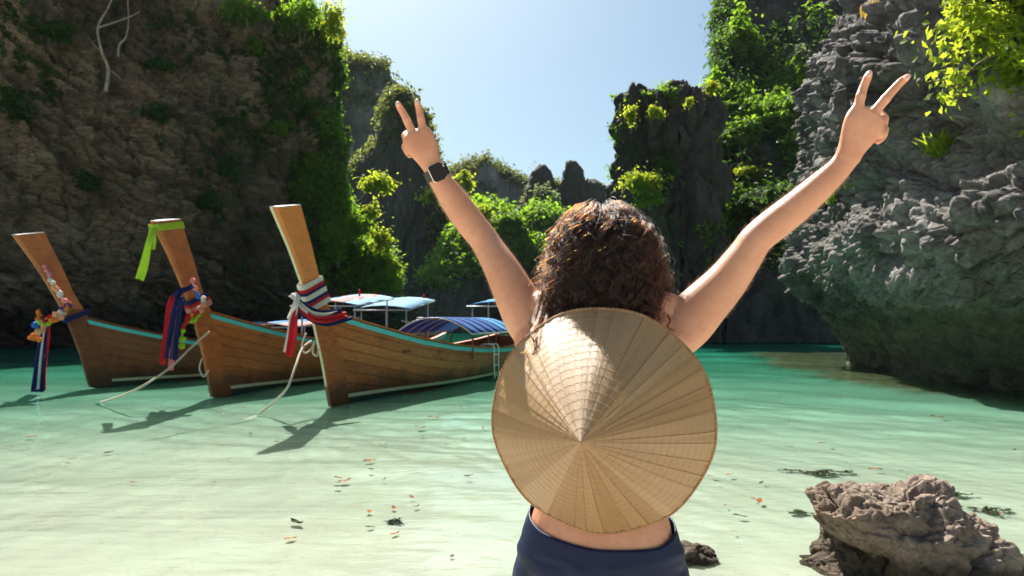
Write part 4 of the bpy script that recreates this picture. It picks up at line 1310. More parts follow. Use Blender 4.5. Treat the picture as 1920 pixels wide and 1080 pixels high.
def hand(w, d, palm, pw, fingers, curled, thumb):
    """w: width direction; palm: centre line; straight fingers, curled fingers and thumb as chains of bearings"""
    lf.tube([at(*p) for p in palm], pw, w, 24, 26, 2.6)
    for ch in fingers + curled + [thumb]:
        pts = [at(*p[:3]) for p in ch]
        rad = [p[3] for p in ch]
        if ch in fingers:                                    # knuckle and middle joint
            lf.ball(pts[0] + (CAM - pts[0]).normalized() * 0.0075, (.0088, .0075, .0088))
            lf.ball(pts[2] + (CAM - pts[2]).normalized() * 0.0012, (rad[2] * 1.10,) * 3)
            lf.ball(pts[4] + (CAM - pts[4]).normalized() * 0.0006, (rad[4] * 1.05,) * 3)
        # finger cross sections keep their full radius almost to the tip
        lf.tube(pts, rad, w, 14, len(pts) * 5)
dh = 1.315
hand(Vector((0.95, 0, -0.3)), dh,
     [(1588, 298, 1.325), (1597, 278, 1.322), (1609, 254, 1.318), (1620, 230, dh), (1629, 212, dh)], [(.0235, .018), (.0255, .0175), (.0335, .0165), (.0375, .0155), (.034, .013)],
     [[(1606, 222, dh, .0105), (1609, 202, dh, .0102), (1614, 180, dh, .0094), (1619, 164, dh, .0086), (1626, 147, dh - .002, .0080), (1630, 138, dh - .003, .0070), (1632, 132, dh - .004, .0042)],
      [(1632, 222, dh, .0105), (1645, 204, dh, .0102), (1660, 186, dh, .0095), (1672, 172, dh, .0088), (1689, 154, dh - .002, .0082), (1699, 146, dh - .003, .0073), (1706, 140, dh - .004, .0045)]],
     [[(1642, 236, dh, .0105), (1650, 226, dh + .012, .0105), (1657, 222, dh + .034, .0098), (1655, 236, dh + .052, .0090), (1648, 250, dh + .044, .0080), (1644, 254, dh + .036, .006)],
      [(1648, 254, dh + .002, .0098), (1656, 244, dh + .014, .0098), (1658, 244, dh + .032, .0088), (1655, 256, dh + .046, .0080), (1647, 264, dh + .038, .0072), (1644, 266, dh + .03, .005)]],
     [(1592, 284, dh + .01, .0125), (1598, 262, dh + .028, .0125), (1614, 240, dh + .042, .0110), (1632, 226, dh + .05, .0098), (1648, 217, dh + .046, .0092), (1656, 214, dh + .042, .0085), (1659, 213, dh + .04, .005)])
dl = 1.545
hand(Vector((0.95, 0, 0.3)), dl,
     [(815, 318, 1.55), (806, 302, 1.548), (796, 282, dl), (786, 264, dl), (780, 250, dl)], [(.0235, .0185), (.0255, .0175), (.033, .0165), (.037, .0155), (.034, .013)],
     [[(797, 258, dl, .0105), (793, 240, dl, .0100), (789, 222, dl, .0092), (787, 212, dl, .0086), (784, 198, dl, .0079), (782, 191, dl - .002, .0070), (781, 186, dl - .003, .0042)],
      [(780, 262, dl, .0105), (772, 246, dl, .0100), (763, 226, dl, .0094), (758, 216, dl, .0087), (750, 202, dl, .0081), (746, 195, dl - .002, .0072), (743, 191, dl - .003, .0044)]],
     [[(769, 268, dl, .0105), (764, 260, dl + .012, .0105), (760, 254, dl + .034, .0098), (763, 264, dl + .052, .0090), (768, 274, dl + .044, .0080), (770, 277, dl + .036, .006)],
      [(767, 284, dl + .002, .0098), (761, 277, dl + .014, .0098), (760, 275, dl + .032, .0088), (763, 284, dl + .046, .0080), (768, 291, dl + .038, .0072), (770, 293, dl + .03, .005)]],
     [(808, 308, dl + .01, .0125), (803, 290, dl + .028, .0125), (790, 272, dl + .042, .0110), (776, 262, dl + .05, .0098), (766, 254, dl + .046, .0092), (760, 251, dl + .042, .0085), (757, 250, dl + .04, .005)])
# head with a face on the far side
HC = at(1131, 497, 1.475)
rot = Matrix.Rotation(-YAW, 3, 'Z')
hp = lambda x, y, z: HC + RV * x + FV * y + Vector((0, 0, z))
lf.ball(hp(0, 0.005, 0.022), (.071, .090, .085), rot)
lf.tube([hp(0, .045, -.02), hp(0, .06, -.055), hp(0, .062, -.092)], [(.058, .045), (.05, .038), (.026, .022)], RV, 18)
lf.tube([hp(0, .088, .01), hp(0, .105, -.02), hp(0, .098, -.035)], [(.009, .008), (.014, .012), (.013, .008)], RV, 12)
lf.tube([hp(-.022, .086, -.062), hp(0, .096, -.062), hp(.022, .086, -.062)], [(.006, .006), (.011, .008), (.006, .006)], (0, 0, 1), 10)
lf.tube([hp(-.045, .074, .022), hp(0, .088, .024), hp(.045, .074, .022)], [(.010, .008), (.010, .010), (.010, .008)], (0, 0, 1), 10)
for sd in (-1, 1):
    lf.ball(hp(sd * .073, -.005, -.008), (.008, .018, .030), rot)
lf.tube([bp(0, 0.0, 1.36), HC + Vector((0, 0, -.06)) - FV * 0.01, HC], [.056, .054, .05], RV, 20)
# legs and feet
for sd in (-1, 1):
    lf.tube([bp(sd * .075, 0, .78), bp(sd * .082, .01, .62), bp(sd * .085, .012, .46), bp(sd * .085, -.005, .32), bp(sd * .083, -.01, .10), bp(sd * .083, -.005, .04)], [(.07, .08), (.068, .075), (.052, .055), (.05, .055), (.032, .036), (.034, .04)], RV, 20)
    lf.tube([bp(sd * .083, -.045, .018), bp(sd * .086, .03, .03), bp(sd * .095, .12, .015), bp(sd * .1, .165, .008)], [(.03, .028), (.034, .034), (.042, .02), (.035, .014)], RV, 16)
me = bpy.data.meshes.new('person')
me.from_pydata(lf.v, [], lf.f)
src = bpy.data.objects.new('person', me); COL.objects.link(src)
rm = src.modifiers.new('remesh', 'REMESH'); rm.mode = 'VOXEL'; rm.voxel_size = 0.0035
sm = src.modifiers.new('smooth', 'SMOOTH'); sm.factor = 0.5; sm.iterations = 3
dg = bpy.context.evaluated_depsgraph_get()
body = bpy.data.meshes.new_from_object(src.evaluated_get(dg))
bpy.data.objects.remove(src); bpy.data.meshes.remove(me)
body.name = 'person'
body.transform(Matrix.Translation(-ORG))
body.materials.clear(); body.materials.append(M['skin'])
body.polygons.foreach_set('use_smooth', np.ones(len(body.polygons), bool))
person = bpy.data.objects.new('person', body)
person.location = ORG
tag(person, 'woman seen from behind with both arms raised in peace signs', 'person')
link(person)
print('body tris', len(body.polygons) * 2)

def child_of_person(o):
    o.parent = person
    o.matrix_parent_inverse = Matrix.Translation(-ORG)
    return o
# fine down on the arms
co = np.empty(len(body.vertices) * 3, np.float32); body.vertices.foreach_get('co', co); co = co.reshape(-1, 3)
no = np.empty(len(body.vertices) * 3, np.float32); body.vertices.foreach_get('normal', no); no = no.reshape(-1, 3)
hrng = np.random.default_rng(77)
wpos = co + np.array(tuple(ORG))
tsel = []
for arm in (armR, armL):
    a_, b_, c3 = (np.array(tuple(at(*arm[q]))) for q in (2, 6, 9))
    for s0_, s1_ in ((a_, b_), (b_, c3)):
        ax = s1_ - s0_; L2 = ax @ ax
        tt_ = ((wpos - s0_) @ ax) / L2
        dd_ = np.linalg.norm(wpos - s0_ - np.clip(tt_, 0, 1)[:, None] * ax, axis=1)
        idx = np.nonzero((tt_ > 0) & (tt_ < 1) & (dd_ < 0.075))[0]
        tsel.append((hrng.choice(idx, 1500), ax / math.sqrt(L2)))
hp_, hs_ = [], []
for idx, ax in tsel:
    for i in idx:
        l_ = hrng.uniform(0.004, 0.010)
        dv = no[i] * 0.55 + ax * 0.8 + hrng.normal(0, 0.25, 3); dv /= np.linalg.norm(dv)
        p0 = co[i] + hrng.normal(0, 0.001, 3)
        hp_.append(np.stack([p0, p0 + dv * l_ * 0.5 + no[i] * 0.0006, p0 + dv * l_])); hs_.append(3)
down = bpy.data.hair_curves.new('arm_hair'); down.add_curves(hs_)
down.position_data.foreach_set('vector', np.concatenate(hp_).astype(np.float32).ravel())
ra = down.attributes.get('radius') or down.attributes.new('radius', 'FLOAT', 'POINT')
ra.data.foreach_set('value', np.tile(np.array([.00007, .00006, .00003], np.float32), len(hs_)))
k = NT('blond_down'); k.p(Base_Color=(0.75, 0.52, 0.33), Roughness=0.4); down.materials.append(k.m)
ah = bpy.data.objects.new('arm_hair', down); link(ah, person)
# nails
for (tip, base, dd) in (((1632, 133), (1627, 146), dh), ((1706, 141), (1694, 150), dh), ((781, 187), (783, 197), dl), ((744, 191), (749, 200), dl), ((1657, 214), (1648, 218), dh + .036)):
    a, b = at(*tip, dd - .010), at(*base, dd - .012)
    t = (a - b).normalized(); nn = (CAM - a).normalized(); nn = (nn - t * nn.dot(t)).normalized(); sd = t.cross(nn)
    mb = MB(); V = []
    for i in range(5):
        u = i / 4 * 0.9
        for j in range(5):
            w = -1 + j / 2
            hw = 0.0052 * math.sqrt(max(0.05, 1 - (2 * abs(u - 0.45)) ** 4))
            V.append(b + t * ((a - b).length * u) + sd * hw * w + nn * (0.0042 * (1 - 0.55 * w * w)))
    o = mesh_np('fingernail', np.array([tuple(p) for p in V]), grid_faces(5, 5), M['nail'])
    s_ = o.modifiers.new('thick', 'SOLIDIFY'); s_.thickness = 0.0008
    child_of_person(o)

# skirt
secs = [(.985, .132, .098), (.975, .1335, .099), (.94, .144, .106), (.89, .160, .117), (.83, .171, .126), (.76, .176, .132), (.66, .185, .140), (.55, .19, .15), (.46, .195, .155)]
ns, na = 90, 140
sz = np.array(secs)[::-1]
V = np.zeros((ns, na, 3))
for j in range(na):
    an = 2 * math.pi * j / na
    ca, sa = math.cos(an), math.sin(an)
    zb = np.interp(an % (2 * math.pi), [0, math.pi / 2, math.pi, 1.25 * math.pi, 1.5 * math.pi, 1.75 * math.pi, 2 * math.pi], [.936, .955, .962, .935, .915, .915, .936])
    ca, sa = math.copysign(abs(ca) ** 0.87, ca), math.copysign(abs(sa) ** 0.87, sa)
    for i in range(ns):
        z = zb + (0.46 - zb) * i / (ns - 1)
        a_ = np.interp(z, sz[:, 0], sz[:, 1]); b_ = np.interp(z, sz[:, 0], sz[:, 2])
        V[i, j] = bp(ca * (a_ + 0.006), sa * (b_ + 0.006), z - 0.03)
zz = V[:, :1, 2]
wr = 0.0035 * ridged(np.stack([V[..., 0] * 9 + V[..., 2] * 14, V[..., 1] * 9, V[..., 2] * 30], -1), 3, 601) * sstep(np.linspace(0, 1, ns), 0.0, 0.12)[:, None]
cen = np.array(tuple(ORG))
outv = V - cen; outv[..., 2] = 0; outv /= np.linalg.norm(outv, axis=-1, keepdims=True)
V = V + outv * (wr + 0.002)[..., None]
skirt = mesh_np('skirt', V, grid_faces(ns, na, True), M['navy_fabric'])
s_ = skirt.modifiers.new('thick', 'SOLIDIFY'); s_.thickness = 0.003; s_.offset = 1
child_of_person(skirt)
skirt['label'] = 'fitted navy blue skirt'

# ------------------------------------------------------------------ hair: curly strands
k = NT('brown_hair')
k.t.nodes.remove(k.b)
hb = k.n('BsdfHairPrincipled', model='CHIANG', parametrization='MELANIN')
for nm, val in (('Melanin', 0.84), ('Melanin Redness', 0.75), ('Roughness', 0.30), ('Radial Roughness', 0.4), ('Random Color', 0.35), ('Random Roughness', 0.2)):
    hb.inputs[nm].default_value = val
k.set(k.out.inputs[0], hb.outputs[0])
M['hair'] = k.m
rng = np.random.default_rng(42)
EN = np.array([.109, .116, .122])           # outer shape of the hair round the head
HT = HC + Vector((-.001, -0.004, 0.012))
def hair_path(az, ph0, rho, zend, npt, swirl, flare):
    """guide from the crown over the head and down; az 0 is the back of the head"""
    # arc over the head, then falling
    arc = max(0.02, (math.pi / 2 - ph0)) * .124
    z_eq = 0.0
    fall = max(0.01, z_eq - zend)
    tot = arc + fall
    s = np.linspace(0, 1, npt) * tot
    phi = np.where(s < arc, ph0 + s / .124, math.pi / 2)
    down = np.maximum(0, s - arc)
    r = rho * np.clip(0.80 + 0.20 * s / 0.035, 0.80, 1.0)
    a = az + swirl * (s / tot)
    fl = 1 + flare * (down / 0.1)
    x = EN[0] * r * np.sin(phi) * np.sin(a) * fl
    y = -EN[1] * r * np.sin(phi) * np.cos(a) * (1 + 0.5 * flare * down / 0.1)
    z = EN[2] * r * np.cos(phi) - down
    return np.stack([x, y, z], -1), s, tot
P_all, sizes, R_all = [], [], []
def add_strand(pts, r0, r1):
    sizes.append(len(pts)); P_all.append(pts); R_all.append(np.linspace(r0, r1, len(pts)))
NPT = 44
for lock in range(760):
    az = rng.uniform(-2.35, 2.35)
    ph0 = math.acos(rng.uniform(-0.05, 1.0)) if rng.random() < 0.75 else rng.uniform(0.03, 0.6)
    outer = rng.random() ** 0.6
    rho = 0.80 + 0.23 * outer
    zend = -rng.uniform(0.080, 0.145) - 0.02 * abs(math.sin(az)) if rng.random() < 0.72 else -rng.uniform(0.0, 0.08)
    cr = rng.uniform(0.005, 0.0125); wl = rng.uniform(0.036, 0.075); ph = rng.uniform(0, 6.28)
    sw = rng.normal(0, 0.14); fl = rng.uniform(0.0, 0.30)
    hand_ = rng.choice([-1, 1])
    g, s, tot = hair_path(az, ph0, rho, zend, NPT, sw, fl)
    tg = np.gradient(g, axis=0); tg /= np.maximum(np.linalg.norm(tg, axis=1, keepdims=True), 1e-9)
    rad_ = g / np.maximum(np.linalg.norm(g, axis=1, keepdims=True), 1e-6)
    b1 = np.cross(tg, rad_); b1 /= np.maximum(np.linalg.norm(b1, axis=1, keepdims=True), 1e-6)
    b2 = np.cross(b1, tg)
    for st in range(30):
        env = sstep(s, 0.03, 0.12) * (0.55 + 0.8 * s / tot)
        a = hand_ * (s / wl * 6.283 * (1 + 0.02 * rng.normal())) + ph + rng.normal(0, 0.25)
        off = rng.normal(0, 0.0048, 2)
        sp = 1 - 0.6 * (s / tot)
        fr = np.cumsum(rng.normal(0, 0.00018, (NPT, 3)), 0)
        c_ = cr * env * (1 + 0.18 * rng.normal())
        p = g + b1 * (np.cos(a) * c_ + off[0] * sp)[:, None] + b2 * (np.sin(a) * c_ * 0.9 + off[1] * sp)[:, None] + fr
        m_ = NPT - int(abs(rng.normal(0, 5)))
        add_strand(p[:max(12, m_)], .00034, .00020)
# loose single curls standing off the outline
for fly in range(900):
    az = rng.uniform(-2.0, 2.0)
    g, s, tot = hair_path(az, math.acos(rng.uniform(0, 1)), rng.uniform(0.96, 1.10), -rng.uniform(0.02, 0.14), NPT, rng.normal(0, 0.35), rng.uniform(0, 0.28))
    tg = np.gradient(g, axis=0); tg /= np.maximum(np.linalg.norm(tg, axis=1, keepdims=True), 1e-9)
    rad_ = g / np.linalg.norm(g, axis=1, keepdims=True)
    b1 = np.cross(tg, rad_); b2 = np.cross(b1, tg)
    c_ = rng.uniform(0.006, 0.016) * sstep(s, 0.02, 0.12)
    a = s / rng.uniform(0.03, 0.07) * 6.283 * rng.choice([-1, 1]) + rng.uniform(0, 6.28)
    add_strand(g + b1 * (np.cos(a) * c_)[:, None] + b2 * (np.sin(a) * c_)[:, None] + rad_ * (0.014 * (s / tot) ** 1.5 * rng.uniform(0, 2.4))[:, None], .00036, .00018)
# long curls at her left shoulder, mostly standing in for shadows on the hat
hcv = np.array(tuple(HT))
for pix in ([(1020, 560, 1.42), (1008, 600, 1.36), (996, 622, 1.315), (1003, 650, 1.29), (993, 672, 1.285), (984, 660, 1.285), (976, 664, 1.285)],
            [(1030, 570, 1.42), (1020, 610, 1.34), (1004, 634, 1.30), (1010, 655, 1.285), (1002, 682, 1.28)],
            [(1012, 565, 1.43), (1000, 600, 1.38), (1008, 612, 1.34), (998, 618, 1.33), (1006, 606, 1.36)],
            [(1240, 570, 1.40), (1256, 600, 1.36), (1250, 612, 1.35), (1262, 620, 1.34)]):
    c_ = catmull(np.array([tuple(at(*p)) for p in pix]), NPT)
    for st in range(9):
        add_strand(c_ - hcv + rng.normal(0, 0.0012, 3) + np.cumsum(rng.normal(0, 0.00022, (NPT, 3)), 0), .00034, .00016)
hc_data = bpy.data.hair_curves.new('hair')
hc_data.add_curves(sizes)
pos = np.concatenate(P_all).astype(np.float32)
hc_data.position_data.foreach_set('vector', pos.ravel())
ra = hc_data.attributes.get('radius') or hc_data.attributes.new('radius', 'FLOAT', 'POINT')
ra.data.foreach_set('value', np.concatenate(R_all).astype(np.float32))
hc_data.materials.append(M['hair'])
hair = bpy.data.objects.new('hair', hc_data)
hair.location = HT
link(hair)
child_of_person(hair)
hair['label'] = 'shoulder length curly dark brown hair'
# scalp under the strands
lf2 = Loft()
lf2.ball((0, -0.004, 0.0), tuple(EN * 0.80), None)
k = NT('scalp_hair'); k.p(Base_Color=(0.012, 0.006, 0.004), Roughness=0.7); M['scalp'] = k.m
V = np.array(lf2.v); F = [f for f in lf2.f if not all(V[i][1] > 0.055 and V[i][2] < 0.05 for i in f)]
sca = mesh_np('hair_roots', V, np.array(F), M['scalp']); sca.location = HT; child_of_person(sca)

# ------------------------------------------------------------------ conical hat on her back
RC = at(1125, 786, 1.300); AP = at(1089, 829, 1.05)
HAX = (AP - RC).normalized(); HH = (AP - RC).length; HR = 0.2105
hu = Vector((0, 0, 1)) - HAX * HAX.z; hu.normalize()
hs = hu.cross(HAX) * -1
hat = empty('conical_hat', RC)
tag(hat, 'pale conical straw hat hanging on the woman\'s back', 'hat')
k = NT('palm_leaf_straw')
cmb = k.n('CombineXYZ')
k.set(cmb.inputs[0], k.math('MULTIPLY', k.attr('ang'), 46.0)); k.set(cmb.inputs[1], k.math('MULTIPLY', k.attr('rad'), 1.6)); k.set(cmb.inputs[2], k.attr('pid'))
fib = k.noise(cmb.outputs[0], 1.6, 6, 0.7)
cmb2 = k.n('CombineXYZ')
k.set(cmb2.inputs[0], k.math('MULTIPLY', k.attr('ang'), 3.0)); k.set(cmb2.inputs[1], k.math('MULTIPLY', k.attr('rad'), 2.2)); k.set(cmb2.inputs[2], k.attr('pid'))
blot = k.noise(cmb2.outputs[0], 1.3, 5, 0.6)
wob = k.ramp(k.attr('pid'), [(0.0, (0.44, 0.235, 0.085)), (0.5, (0.52, 0.30, 0.12)), (1.0, (0.62, 0.395, 0.185))])
c = k.mix(k.mapr(fib, 0.35, 0.62, 0.65, 0.0), wob, (0.40, 0.25, 0.12))
c = k.mix(k.mapr(blot, 0.5, 0.75, 0, 0.35), c, (0.50, 0.33, 0.16))
spk = k.noise(k.pos(), 210, 2, 0.5)
c = k.mix(k.mapr(spk, 0.735, 0.755, 0, 0.85), c, (0.12, 0.06, 0.03))
k.p(Base_Color=c, Roughness=0.42, Normal=k.bump(fib, 0.5, 0.0012))
k.b.inputs['Specular IOR Level'].default_value = 0.8
tr = k.n('BsdfTranslucent'); k.set(tr.inputs[0], k.mix(0.5, c, (0.85, 0.55, 0.26), 'MULTIPLY'))
tr.inputs[0].links[0].from_node.inputs[0].default_value = 0.7
mx = k.n('MixShader'); mx.inputs[0].default_value = 0.24
k.set(mx.inputs[1], k.b.outputs[0]); k.set(mx.inputs[2], tr.outputs[0]); k.set(k.out.inputs[0], mx.outputs[0])
M['straw'] = k.m
k = NT('bamboo_strip'); k.p(Base_Color=k.ramp(k.noise(k.pos(), 40, 4), [(0.3, (0.22, 0.10, 0.035)), (0.7, (0.38, 0.20, 0.08))]), Roughness=0.45); M['bamboo'] = k.m
k = NT('hat_thread'); k.p(Base_Color=(0.52, 0.36, 0.19), Roughness=0.7); M['thread'] = k.m
NPAN = 46
prng = random.Random(9)
edges_ = [2 * math.pi * (i + prng.uniform(-0.22, 0.22)) / NPAN for i in range(NPAN)]
def cone_pt(an, u, off=0.0):
    """u 0 at the apex, 1 at the rim"""
    r = HR * u
    d = hs * math.sin(an) + hu * math.cos(an)
    bow = 0.006 * math.sin(math.pi * u)
    wav = 0.0016 * math.sin(an * 9 + u * 5) * u
    nrm = (HAX * HR + d * HH).normalized()
    return d * r + HAX * (HH * (1 - u)) + nrm * (off + bow + wav)
for i in range(NPAN):
    a0, a1 = edges_[i], edges_[(i + 1) % NPAN]
    if a1 < a0: a1 += 2 * math.pi
    ov = 0.018
    V, A, R_ = [], [], []
    nr_, na_ = 14, 5
    ph = prng.uniform(0, 6); amp_ = prng.uniform(0.0004, 0.0011)
    for p in range(nr_):
        u = 0.004 + 0.996 * p / (nr_ - 1)
        for q in range(na_):
            w = q / (na_ - 1)
            an = a0 - ov * 0.2 + (a1 - a0 + ov) * w
            V.append(tuple(cone_pt(an, u, 0.0011 * w * min(1, u * 4) + amp_ * math.sin(w * 9 + ph) * u)))
            A.append(w); R_.append(u)
    pid = prng.random()
    o = mesh_np('palm_leaf_panel', np.array(V), grid_faces(nr_, na_), M['straw'], hat, attrs={'ang': A, 'rad': R_, 'pid': np.full(len(A), pid)})
# inner leaf layer, added to stop sun glowing through the hat
V = np.array([tuple(cone_pt(2 * math.pi * t / 72, 0.01 + 0.985 * q / 9, -0.0030)) for q in range(10) for t in range(72)])
k = NT('added_leaf_lining'); k.p(Base_Color=k.ramp(k.noise(k.pos(), 60, 4), [(0.3, (0.40, 0.27, 0.14)), (0.7, (0.56, 0.41, 0.24))]), Roughness=0.7)
mesh_np('added_lining', V, grid_faces(10, 72, True), k.m, hat)
# stitched hoops
for q in range(16):
    u = 0.09 + 0.9 * (q / 15.6)
    mb = MB(); jit = prng.uniform(0, 6)
    mb.tube([cone_pt(2 * math.pi * t / 96, u + 0.0016 * math.sin(t * 0.7 + jit), 0.0012) for t in range(97)], 0.00022, 4, cap=False)
    mb.build('stitched_hoop', M['thread'], hat, smooth=True)
    mb = MB()
    mb.tube([cone_pt(2 * math.pi * t / 64, u - 0.004, -0.0042) for t in range(65)], 0.0005, 5, cap=False)
    mb.build('inner_hoop', M['bamboo'], hat, smooth=True)
mb = MB(); mb.tube([cone_pt(2 * math.pi * t / 128, 1.004, 0.0) for t in range(129)], 0.0034, 8, cap=False)
rimo = mb.build('rim', M['bamboo'], hat, smooth=True)
mb = MB()
for t in range(150):
    an = 2 * math.pi * t / 150
    c_ = cone_pt(an, 1.004)
    d_ = (hs * math.sin(an) + hu * math.cos(an)); tdir = (hs * math.cos(an) - hu * math.sin(an))
    ring = [c_ + (d_ * math.cos(x) + HAX * math.sin(x)) * 0.0038 + tdir * 0.0008 * (x / 3 - 1) for x in np.linspace(0, 6.28, 9)]
    mb.tube(ring, 0.0005, 4, cap=False)
mb.build('rim_stitching', M['thread'], rimo, smooth=True)
# cord that carries the hat round her neck
mb = MB(); mb.tube([p - RC for p in spline([cone_pt(-0.9, 0.72, -0.006) + RC, bp(-.075, -.07, 1.33), bp(-.06, .03, 1.36), bp(0, .075, 1.33), bp(.06, .03, 1.36), bp(.075, -.07, 1.33), cone_pt(0.9, 0.72, -0.006) + RC], 40)], 0.0016, 6)
mb.build('chin_cord', M['thread'], hat, smooth=True)

# ------------------------------------------------------------------ watch
W0, W1 = at(823, 335, 1.555), at(812, 312, 1.55)
wax = (W1 - W0).normalized()
wc = at(818.5, 325, 1.5525)
out_ = (CAM - wc).normalized(); out_ = (out_ - wax * out_.dot(wax)).normalized(); out_ = (out_ + wax.cross(out_) * 0.10).normalized()
wside = wax.cross(out_)
watch = empty('smartwatch', wc)
tag(watch, 'black square smartwatch on the woman\'s left wrist', 'watch')
k = NT('watch_metal'); k.p(Base_Color=(0.62, 0.56, 0.52), Metallic=1.0, Roughness=0.22); M['watch_metal'] = k.m
k = NT('watch_glass'); k.p(Base_Color=(0.004, 0.004, 0.005), Roughness=0.05); k.b.inputs['Specular IOR Level'].default_value = 0.2; M['watch_glass'] = k.m
k = NT('watch_strap'); k.p(Base_Color=k.ramp(k.noise(k.pos(), 80, 3), [(0.3, (0.012, 0.010, 0.010)), (0.7, (0.028, 0.024, 0.023))]), Roughness=0.5); M['watch_strap'] = k.m
wrot = Matrix((wside, wax, out_)).transposed()
def rbox(c, s, r, n=5):
    """box with rounded corners seen from the face"""
    out = MB()
    pts = []
    for cx, cy, a0 in ((1, 1, 0), (-1, 1, 90), (-1, -1, 180), (1, -1, 270)):
        for q in range(n + 1):
            a = math.radians(a0 + 90 * q / n)
            pts.append((cx * (s[0] / 2 - r) + r * math.cos(a), cy * (s[1] / 2 - r) + r * math.sin(a)))
    m = len(pts)
    V = []
    for zf, ins in ((-0.5, 0.0012), (-0.35, 0), (0.3, 0), (0.5, 0.0016)):
        for x, y in pts:
            V.append(wrot @ Vector((c[0] + x * (1 - ins / s[0] * 2), c[1] + y * (1 - ins / s[1] * 2), c[2] + zf * s[2])))
    F = [(a * m + i, a * m + (i + 1) % m, (a + 1) * m + (i + 1) % m, (a + 1) * m + i) for a in range(3) for i in range(m)]
    F += [tuple(range(m - 1, -1, -1)), tuple(3 * m + i for i in range(m))]
    out.add(V, F)
    return out
rbox((0, 0, 0.0245), (0.0345, 0.0405, 0.0098), 0.0085).build('case', M['watch_metal'], watch, smooth=False)
rbox((0, 0, 0.0297), (0.0318, 0.0378, 0.0016), 0.0075).build('screen', M['watch_glass'], watch, smooth=False)
mb = MB(); mb.tube([wrot @ Vector((0.0172, 0.008, 0.0245)), wrot @ Vector((0.0200, 0.008, 0.0245))], 0.0034, 12); mb.build('crown_dial', M['watch_metal'], watch)
V = []
nst = 48
for i in range(nst):
    a = 2 * math.pi * i / nst
    ca, sa = math.cos(a), math.sin(a)
    for (y, o_) in ((-0.012, 0.0), (0.012, 0.0), (0.012, 0.0022), (-0.012, 0.0022)):
        V.append(wrot @ Vector(((0.0265 + o_) * sa, y, (0.0215 + o_) * ca)))
mesh_np('strap', np.array([tuple(p) for p in V]), np.array([[i * 4 + a, i * 4 + (a + 1) % 4, ((i + 1) % nst) * 4 + (a + 1) % 4, ((i + 1) % nst) * 4 + a] for i in range(nst) for a in range(4)]), M['watch_strap'], watch, smooth=False)

# ------------------------------------------------------------------ trees and shrubs one can tell apart
def bush(name, label, cat, px, py, d, rpx, n, size, mat, seed, foot=None, group=None, depth=None, **kw):
    """rpx: half width and half height as seen, in bearing units"""
    c = at(px, py, d)
    rx, rz = rpx[0] / F_PX * d, rpx[1] / F_PX * d
    f = at(*foot) if foot else c + Vector((0, 0.3 * rx, -rz * 0.9))
    return tree(name, label, cat, f, c, (rx, depth or rx * 0.8, rz), n, size, mat, seed, group=group, **kw)

GL = 'bushes on the edge of the tan cliff'
bush('tree', 'yellow green leafy tree leaning out from the tan cliff edge below the left hand', 'tree', 706, 348, 46.5, (30, 24), 1500, 0.30, 'leaf_yellow', 701, (672, 372, 48.5), GL, k=26, trunk=0.07)
bush('shrub', 'yellow lit vine tangle hanging at the very top of the tan cliff edge', 'shrub', 622, 48, 48.8, (24, 48), 1300, 0.27, 'leaf_yellow', 702, (600, 60, 50), GL, k=24, droop=0.9)
bush('shrub', 'bright shrub on the cliff edge just left of the pale cliff branch', 'shrub', 712, 452, 47.6, (22, 30), 900, 0.27, 'leaf_yellow', 703, None, GL, k=14)
bush('shrub', 'lowest bright shrub on the tan cliff edge, above the pale blue canopy', 'shrub', 736, 505, 47.8, (16, 24), 700, 0.24, 'leaf_yellow', 704, None, GL, k=12)
bush('shrub', 'bright green shrub on the cliff right of the orange prow', 'shrub', 632, 470, 45.2, (20, 34), 900, 0.26, 'leaf_bright', 705, None, GL, k=14, droop=0.7)
bush('shrub', 'bright green shrub on the cliff above the striped canopy', 'shrub', 668, 430, 46.2, (24, 30), 1000, 0.27, 'leaf_bright', 706, None, GL, k=14)
bush('shrub', 'yellow green shrub on the cliff edge directly below the leaning tree', 'shrub', 692, 402, 47.4, (18, 26), 700, 0.26, 'leaf_yellow', 707, None, GL, k=12)
bush('shrub', 'bright green bush high on the tan cliff near its upper edge', 'shrub', 560, 40, 47.2, (46, 40), 1700, 0.28, 'leaf_bright', 708, None, GL, k=22, droop=0.7)
bush('shrub', 'green bush at the top of the picture on the tan cliff', 'shrub', 460, 22, 44.4, (44, 26), 1200, 0.28, 'leaf_bright', 709, None, GL, k=16, droop=0.7)
# pale leaning branch low on the cliff edge
mb = MB(); b0 = at(725, 470, 47.8)
mb.tube([p - b0 for p in spline([b0, at(742, 458, 47.4), at(760, 452, 47)], 8)], [0.07, 0.06, 0.06, 0.05, 0.05, 0.04, 0.03, 0.02], 6)
